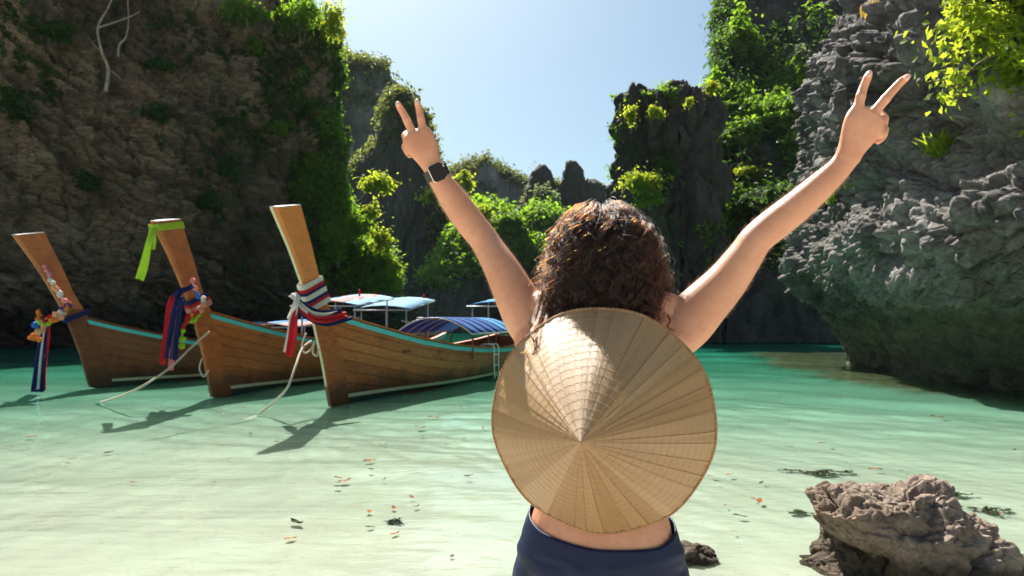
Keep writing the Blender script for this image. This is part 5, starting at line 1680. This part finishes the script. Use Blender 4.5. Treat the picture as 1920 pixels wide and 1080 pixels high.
# bare tree on the upper left of the tan cliff
QLf = QL.reshape(-1, 3)
def on_cliff(px, py, lift=0.35):
    """point just in front of the tan cliff at that bearing"""
    dirv = (at(px, py, 1.0) - CAM).normalized()
    dv = QLf - np.array(tuple(CAM))
    t = dv @ np.array(tuple(dirv))
    perp = np.linalg.norm(dv - t[:, None] * np.array(tuple(dirv)), axis=1)
    i = np.argsort(perp)[:12]
    return CAM + dirv * (float(t[i].min()) - lift)
bt0 = on_cliff(200, 170)
bare = empty('bare_tree', bt0)
tag(bare, 'pale leafless tree clinging to the upper left of the tan cliff', 'tree')
for nm, pl, r0 in (('trunk', [(198, 172), (203, 130), (190, 95), (183, 52), (200, 20), (214, -12)], 0.11), ('limb', [(183, 52), (215, 42), (242, 32), (262, 22)], 0.07),
                   ('limb', [(222, 105), (224, 84), (236, 70), (241, 40), (239, -8)], 0.08), ('twig', [(203, 130), (218, 140), (228, 150)], 0.035), ('twig', [(190, 95), (176, 84), (168, 70)], 0.035)):
    pts = spline([on_cliff(*p) - bt0 for p in pl], 16)
    mb = MB(); mb.tube(pts, [r0 * (1 - 0.045 * i) for i in range(16)], 7); mb.build(nm, M['bark_pale'], bare, smooth=True)

GF = 'fern bushes on the face of the tan cliff'
for (lab, px, py, r, n, mt, sd) in (
    ('green bush on the tan cliff straight above the orange prow', 512, 175, (16, 34), 700, 'leaf_dark', 851), ('dark green fern bush on the tan cliff high above the lime ribbon', 300, 215, (26, 20), 700, 'leaf_dark', 852),
    ('green fern bush on the tan cliff between the lime ribbon and the orange prow', 425, 315, (24, 34), 800, 'leaf_dark', 853), ('dark bush on the tan cliff just right of the lime ribbon top', 390, 385, (20, 26), 600, 'leaf_dark', 854),
    ('green bush on the tan cliff at the height of the watch hand', 520, 245, (18, 22), 600, 'leaf_bright', 855), ('dark bush on the tan cliff right of the bare tree', 300, 120, (30, 18), 700, 'leaf_dark', 856),
    ('leafy bush on the tan cliff left of the bare tree', 100, 60, (40, 26), 900, 'leaf_dark', 857), ('dark leafy bush at the left border of the tan cliff', 22, 200, (26, 34), 800, 'leaf_dark', 858),
    ('green fern bush on the tan cliff above the leftmost prow', 165, 345, (26, 22), 700, 'leaf_dark', 859), ('long hanging green bush near the upper edge of the tan cliff', 480, 95, (20, 40), 900, 'leaf_bright', 860),
    ('green bush on the tan cliff halfway between orange prow and cliff edge', 590, 330, (26, 30), 900, 'leaf_bright', 861), ('green bush on the tan cliff right above the sash of the orange prow', 610, 410, (22, 28), 800, 'leaf_bright', 862)):
    c_ = on_cliff(px, py, 0.3); d_ = (c_ - CAM).dot(_F)
    tree('shrub', lab, 'shrub', on_cliff(px, py, -0.3), c_, (r[0] / F_PX * d_, 0.5, r[1] / F_PX * d_), n, 0.28, mt, sd, 12, GF, 0.03, droop=0.9)
GS = 'trees on the slope behind the pillar'
for (lab, px, py, d, r, n, sz, mt, sd, kk) in (
    ('tall ivy covered tree against the sky right of the pillar top', 1392, 120, 50.5, (34, 78), 4200, 0.42, 'leaf_bright', 721, 34),
    ('silvery grey green tree high on the wooded slope', 1492, 132, 48.5, (52, 46), 3800, 0.40, 'leaf_grey', 722, 34),
    ('broad bright green tree in the middle of the wooded slope', 1440, 222, 45.5, (74, 42), 5600, 0.42, 'leaf_bright', 723, 40),
    ('bright green tree right of the broad one, beside the grey cliff', 1528, 212, 44.5, (36, 40), 2600, 0.40, 'leaf_bright', 724, 22),
    ('leafy tree low on the slope left of the raised right wrist', 1500, 290, 43.5, (52, 38), 3200, 0.40, 'leaf_bright', 725, 26),
    ('green tree on the slope just right of the pillar', 1392, 262, 44.5, (34, 36), 2300, 0.40, 'leaf_bright', 726, 22),
    ('small bright round bush low on the slope above the forearm', 1402, 326, 42.6, (26, 17), 900, 0.34, 'leaf_yellow', 727, 12),
    ('yellow green tree at the top of the slope beside the grey cliff', 1596, 40, 47.5, (40, 56), 3000, 0.42, 'leaf_yellow', 728, 26),
    ('green tree at the top of the slope, left of the yellow one', 1535, 62, 49, (36, 48), 2600, 0.42, 'leaf_bright', 729, 24),
    ('dark shaded tree low on the slope under the forearm', 1440, 385, 43, (62, 40), 2600, 0.44, 'leaf_dark', 730, 24),
    ('thin tree silhouetted in the gap behind the pillar', 1344, 172, 51, (17, 42), 800, 0.36, 'leaf_bright', 731, 16)):
    d = 45.4 / (1.05 - (603 - py) / F_PX) - 1.5
    bush('tree', lab, 'tree', px, py, d, r, n, sz * d / 46, mt, sd, (px, py + r[1] * 1.2, d + 0.5), GS, k=kk, trunk=0.14, sub=0.30)
GP = 'bushes on the rock pillar'
for (lab, px, py, d, r, n, sz, mt, sd) in (
    ('round yellow green bush at the foot of the pillar above the hair', 1196, 344, 41.0, (42, 26), 2600, 0.26, 'leaf_yellow', 741),
    ('smaller bright bush right below the round one beside the hair', 1219, 376, 40.2, (26, 20), 1500, 0.24, 'leaf_bright', 742),
    ('small pale bush on the ledge of the rock pillar', 1214, 213, 42.6, (19, 11), 600, 0.22, 'leaf_yellow', 743),
    ('tiny pale plant near the middle of the pillar top', 1278, 194, 42.8, (8, 11), 200, 0.2, 'leaf_yellow', 744),
    ('thin yellow plant on the left edge of the pillar', 1168, 222, 43.6, (12, 28), 500, 0.22, 'leaf_yellow', 745),
    ('dark green bush on the shaded face of the pillar', 1245, 318, 42.2, (26, 28), 1000, 0.24, 'leaf_dark', 746),
    ('yellow grass growing at the right end of the pillar top', 1320, 165, 44, (12, 18), 350, 0.24, 'leaf_yellow', 747)):
    px += 14 if py < 300 else 0
    bush('shrub', lab, 'shrub', px, py, d, r, n, sz, mt, sd, None, GP, k=14, trunk=0.04)
GC = 'trees on the low hill behind the lagoon'
for (lab, px, py, d, r, n, mt, sd) in (
    ('sunlit tree on the low hill just right of the left forearm', 905, 408, 92, (26, 22), 1500, 'leaf_yellow', 761),
    ('sunlit tree beside the left elbow on the low hill', 950, 428, 90, (34, 30), 2200, 'leaf_bright', 762),
    ('pale green tree between the left upper arm and the hair', 985, 462, 89, (30, 30), 2000, 'leaf_bright', 763),
    ('tall pale tree below the first rock spire', 1015, 385, 120, (24, 40), 1800, 'leaf_grey', 764),
    ('pale yellow tree on the ridge left of the watch wrist', 830, 372, 108, (34, 20), 1500, 'leaf_yellow', 765),
    ('bright tree on the dark hill right of the watch', 868, 346, 110, (18, 22), 900, 'leaf_yellow', 766)):
    bush('tree', lab, 'tree', px, py, d, r, n, 0.75, mt, sd, (px, py + r[1] * 1.3, d + 2), GC, k=20, trunk=0.2)
GR = 'plants on the grey cliff'
QRf = QR.reshape(-1, 3)
def on_rock(px, py, lift=0.0):
    dirv = (at(px, py, 1.0) - CAM).normalized()
    dv = QRf - np.array(tuple(CAM))
    t = dv @ np.array(tuple(dirv))
    perp = np.linalg.norm(dv - t[:, None] * np.array(tuple(dirv)), axis=1) + (t < 3) * 100
    i = np.argsort(perp)[:10]
    dd = float(t[i].min()) - lift
    return CAM + dirv * dd, dd
c_, dd = on_rock(1880, 95, 0.5)
big = tree('tree', 'yellow green leafy tree hanging over the top right of the grey cliff', 'tree', on_rock(1905, 60)[0], c_, (0.085 * dd, 0.55, 0.095 * dd), 1900, 0.145, 'leaf_yellow', 781, 30, GR, 0.035, 'bark_pale', 0.26, 0.5)
c_, dd = on_rock(1806, 42, 0.35)
tree('shrub', 'small sprig of yellow green leaves left of the hanging tree', 'shrub', on_rock(1812, 60)[0], c_, (0.022 * dd, 0.2, 0.03 * dd), 130, 0.12, 'leaf_yellow', 782, 8, GR, 0.012, 'bark_pale')
def grass(label, px, py, hpx, lean, mat, seed, n=90):
    p0, dd = on_rock(px, py)
    rng = np.random.default_rng(seed)
    h = hpx / F_PX * dd
    root = empty('grass_tuft', p0); tag(root, label, 'grass tuft', GR)
    V, F, T = [], [], []
    for i in range(n):
        a = rng.uniform(0, 6.28); l = h * rng.uniform(0.6, 1.1); o = rng.normal(0, 0.22 * h, 3) * np.array([1, 1, 0.4])
        dirv = np.array([math.cos(a) * 0.5 + lean, math.sin(a) * 0.5 - 0.25, 0.75]); dirv /= np.linalg.norm(dirv)
        sd = np.cross(dirv, [0, 0, 1]); sd /= np.linalg.norm(sd); w = 0.035 * h
        k0 = len(V)
        V += [o - sd * w, o + sd * w, o + dirv * l * 0.6 + sd * w * 0.8, o + dirv * l * 0.6 - sd * w * 0.8, o + dirv * l + np.array([lean * 0.25 * l, -0.1 * l, -0.15 * l])]
        F += [(k0, k0 + 1, k0 + 2), (k0, k0 + 2, k0 + 3), (k0 + 3, k0 + 2, k0 + 4)]
        T += [rng.uniform(0, 1)] * 5
    mesh_np('blades', np.array(V), np.array(F), M[mat], root, smooth=False, attrs={'tint': T})
grass('yellow grass tuft on the grey cliff under the right hand side of the hanging tree', 1764, 288, 42, -0.3, 'leaf_yellow', 791, 140)
M['leaf_orange'] = mat_leaf('dry_grass', (0.30, 0.18, 0.04), (0.42, 0.28, 0.06), (0.6, 0.38, 0.05))
grass('orange brown grass tuft at the top left of the grey cliff', 1634, 30, 26, 0.1, 'leaf_orange', 792, 110)
grass('small green tuft on the grey cliff just below the right forearm', 1560, 378, 26, 0.0, 'leaf_bright', 793, 80)
grass('little yellow tuft on the grey cliff below the right wrist', 1598, 348, 18, 0.0, 'leaf_yellow', 794, 60)

# ------------------------------------------------------------------ boulders
def boulder(name, label, center, rad, disp, mat, sub=6, cat='rock'):
    bm = bmesh.new(); bmesh.ops.create_icosphere(bm, subdivisions=sub, radius=1.0)
    D = np.array([v.co[:] for v in bm.verts]); bm.faces.ensure_lookup_table()
    F = np.array([[v.index for v in f.verts] for f in bm.faces]); bm.free()
    P = D * np.array(rad)
    Q = disp(D, P)
    o = mesh_np(name, Q, F, mat); o.location = center
    tag(o, label, cat)
    o.cycles.is_caustics_receiver = True
    return o
def disp_boulder(D, P):
    sq = D / np.maximum(np.abs(D).max(1, keepdims=True), 1e-6)
    P = P * 0.62 + 0.38 * sq * np.abs(P).max(0) * 0.86            # a little blocky
    x, y, z = P.T
    # crest: high lump on the left, saddle, second hump, falling to the right
    crest = np.interp(x, [-0.66, -0.52, -0.38, -0.16, 0.02, 0.14, 0.32, 0.52, 0.66], [0.34, 0.47, 0.50, 0.455, 0.40, 0.43, 0.33, 0.23, 0.17])
    z2 = np.where(z > 0, z * crest / 0.47, z)
    under = 0.20 * np.exp(-((z2 - 0.12) / 0.16) ** 2) * (x < -0.2) * sstep(-x, 0.2, 0.5)
    Q = np.stack([x + under, y + 0.5 * under, z2], -1)
    N = D
    d1, d2, cid = worley(Q * 3.2 + 0.4 * fbm(Q * 3, 2, 801)[:, None], 811)
    e1, e2, eid = worley(Q * 11 + 0.5 * fbm(Q * 9, 2, 803)[:, None], 813)
    g1, g2, gid = worley(Q * 26, 815)
    dsp = 0.11 * (cid - 0.5) - 0.04 * (1 - sstep(d2 - d1, 0, 0.2)) + 0.016 * (eid - 0.5) - 0.016 * (1 - sstep(e2 - e1, 0, 0.3)) - 0.011 * sstep(0.45 - g1, 0, 0.3) * sstep(fbm(Q * 4, 2, 817), -0.2, 0.3) + 0.075 * ridged(Q * np.array([2.0, 2.0, 2.6]), 4, 805) + 0.010 * fbm(Q * 30, 2, 807)
    return Q + N * dsp[:, None]
bc = at(1705, 1075, 3.78)
boulder('boulder', 'jagged brown grey boulder in the right foreground', (bc.x, bc.y, -0.02), (0.64, 0.42, 0.50), disp_boulder, M['rock_near'], 7)
def disp_low(seed, amp=0.25):
    def f(D, P):
        d1, d2, cid = worley(D * 2.2, seed)
        return P * (1 + amp * (cid - 0.5) + amp * fbm(D * 2.4, 4, seed + 3))[:, None]
    return f
s0 = at(1290, 1042, 3.95)
boulder('stone', 'small wet brown stone half under water beside the skirt', (s0.x, s0.y, -0.02), (0.15, 0.13, 0.085), disp_low(901), M['rock_near'], 5, 'stone')
M['weed'] = mat_rock('weedy_stone', (0.05, 0.055, 0.03), (0.12, 0.12, 0.07), (0.24, 0.21, 0.13), (0.09, 0.11, 0.045), 8, moss_amt=0.6, bump=0.02)
def px_ground(px, py, z=0.0):
    d = (at(px, py, 1.0) - CAM)
    return CAM + d * ((z - CAM.z) / d.z)
k = NT('seaweed_frond')
k.p(Base_Color=k.mix(k.attr('tint'), (0.035, 0.045, 0.015), (0.12, 0.115, 0.04)), Roughness=0.6); M['seaweed'] = k.m
for lab, px, py, rx, ry, n, sd in (('dark drifting seaweed patch left of the boulder top', 1535, 884, 0.36, 0.13, 420, 911), ('small olive seaweed patch beyond the right end of the boulder', 1852, 955, 0.17, 0.12, 160, 912),
                           ('thin dark seaweed strip behind the boulder crest', 1795, 925, 0.12, 0.05, 90, 913), ('little seaweed clump at the left foot of the boulder', 1500, 960, 0.09, 0.06, 90, 914), ('pale olive weed clump in the clear shallows left of the hat', 738, 975, 0.07, 0.05, 50, 915)):
    q = px_ground(px, py)
    rg = np.random.default_rng(sd)
    a = rg.uniform(0, 6.28, n); rr = np.sqrt(rg.uniform(0, 1, n)) * (0.6 + 0.5 * np.sin(a * 3 + sd))
    C = np.stack([rr * np.cos(a) * rx, rr * np.sin(a) * ry + 0.25 * ry * np.sin(rr * np.cos(a) * 7), rg.uniform(-0.035, 0.0, n)], -1)
    Nl = np.array([0, 0, 1.0]) + rg.normal(0, 0.35, (n, 3)); Nl /= np.linalg.norm(Nl, axis=1, keepdims=True)
    o = leaves_obj('seaweed', C, Nl, rg.uniform(0.03, 0.09, n), M['seaweed'], None, sd, 0.05, 0.3)
    o.location = (q.x, q.y, -0.006); o.cycles.is_caustics_receiver = True
    tag(o, lab, 'seaweed', 'seaweed patches in the shallows')

# ------------------------------------------------------------------ fallen leaves on the shallows
def fallen_leaf_mesh(name, curl):
    V, F = [], []
    n = 7
    for i in range(n):
        u = i / (n - 1)
        w = 0.24 * math.sin(math.pi * u ** 0.8) + 0.004
        x = u - 0.5
        for s_ in (-1, 0, 1):
            V.append((x, w * s_, curl * (4 * x * x) * 0.25 + (0.05 if s_ else 0.0) + 0.04 * math.sin(u * 5 + s_)))
    V.append((-0.66, 0.02, curl * 0.35))
    for i in range(n - 1):
        for j in (0, 1):
            a = i * 3 + j
            F.append((a, a + 1, a + 4, a + 3))
    F.append((0, 1, len(V) - 1)); F.append((1, 2, len(V) - 1))
    me = bpy.data.meshes.new(name); me.from_pydata(V, [], F)
    return me
def mat_dead(name, a, b):
    k = NT(name)
    r = k.n('ObjectInfo').outputs['Random']
    k.p(Base_Color=k.mix(k.mapr(k.noise(k.pos(), 55, 4), 0.3, 0.7), k.mix(r, a, b), tuple(x * 0.5 for x in a)), Roughness=0.85)
    k.b.inputs['Specular IOR Level'].default_value = 0.1
    return k.m
M['leaf_fallen'] = mat_dead('fallen_orange_leaf', (0.30, 0.075, 0.02), (0.42, 0.19, 0.05))
M['leaf_sunk'] = mat_dead('sunken_green_leaf', (0.035, 0.045, 0.02), (0.08, 0.08, 0.035))
lm = []
for c_ in (0.1, 0.35, 0.6):
    for mt in ('leaf_fallen', 'leaf_sunk'):
        me = fallen_leaf_mesh('fallen_leaf', c_); me.materials.append(M[mt]); lm.append((mt, me))
lr = random.Random(5)
orange = [(692, 869), (690, 960), (770, 931), (650, 905), (633, 899), (518, 830), (790, 802), (792, 813), (865, 765), (815, 782), (456, 765), (418, 775), (432, 862), (132, 863), (470, 800), (1095, 1000), (836, 832),
          (1362, 948), (1332, 892), (1375, 998), (1408, 859), (1410, 935), (1740, 781), (1756, 786), (1640, 878), (1540, 830), (1654, 812), (1402, 769), (1880, 962), (1423, 942), (1500, 866), (1560, 842), (1448, 762), (1900, 848), (1716, 747), (1365, 892),
          (905, 800), (870, 818), (735, 951), (715, 835), (545, 1010), (250, 905), (300, 760), (22, 835), (60, 815), (1580, 748), (1660, 700), (1480, 790), (740, 1000)]
green = [(694, 886), (778, 950), (695, 985), (750, 972), (633, 915), (128, 866), (650, 842), (720, 900), (470, 812), (1582, 868), (1430, 905), (1345, 905), (1480, 835), (1690, 880), (1870, 960), (1390, 970), (560, 980), (880, 895), (400, 905), (205, 850), (845, 1040)]
ORD = ['first', 'second', 'third', 'fourth', 'fifth', 'sixth', 'seventh', 'eighth', 'ninth', 'tenth', 'eleventh', 'twelfth', 'thirteenth', 'fourteenth', 'fifteenth', 'sixteenth']
def leaf_zone(px, py):
    if px < 460: return 'in the left quarter of the shallows'
    if px < 620: return 'under the shadow of the nearest prow'
    if px < 1100: return 'between the prow shadow and the hat' if py < 885 else 'in the shallows low left of the hat'
    if px < 1450: return 'close to the right of the hat'
    if px < 1620: return 'between the hat and the boulder'
    return 'on the water beyond the boulder'
for kind, lst in (('leaf_fallen', orange), ('leaf_sunk', green)):
    ms = [m for t, m in lm if t == kind]
    count = {}
    for px, py in sorted(lst, key=lambda a: a[1]):
        q = px_ground(px + lr.uniform(-3, 3), py + lr.uniform(-2, 2))
        o = bpy.data.objects.new('fallen_leaf', lr.choice(ms))
        s_ = lr.choice((0.035, 0.05, 0.06, 0.075, 0.11)) * (1.0 if kind == 'leaf_fallen' else 1.15)
        if py < 830: s_ *= 1.25
        o.location = (q.x, q.y, float(waves(np.array([q.x]), np.array([q.y]))[0]) + 0.004)
        o.scale = (s_, s_ * lr.uniform(0.8, 1.3), s_)
        o.rotation_euler = (lr.uniform(-0.1, 0.1), lr.uniform(-0.1, 0.1), lr.uniform(0, 6.28))
        link(o)
        zn = leaf_zone(px, py)
        count[zn] = count.get(zn, 0) + 1
        what = 'orange brown' if kind == 'leaf_fallen' else 'dark green'
        tag(o, '%s floating leaf %s, %s from the top' % (what, zn, ORD[count[zn] - 1]), 'leaf', what + ' fallen leaves on the shallows')

# ------------------------------------------------------------------ haze
hz = MB()
hz.hexa([(-330, -70, -7), (330, -70, -7), (330, 300, -7), (-330, 300, -7), (-330, -70, 100), (330, -70, 100), (330, 300, 100), (-330, 300, 100)])
k = NT('sea_haze')
k.t.nodes.remove(k.b)
pv = k.n('VolumePrincipled')
pv.inputs['Color'].default_value = (0.86, 0.93, 1.0, 1)
pv.inputs['Density'].default_value = 0.00010
pv.inputs['Anisotropy'].default_value = 0.0
k.set(k.out.inputs['Volume'], pv.outputs[0])
HAZE = True
if HAZE:
    haze = hz.build('haze', k.m)
    tag(haze, 'thin bluish sea haze in the air', kind='stuff')
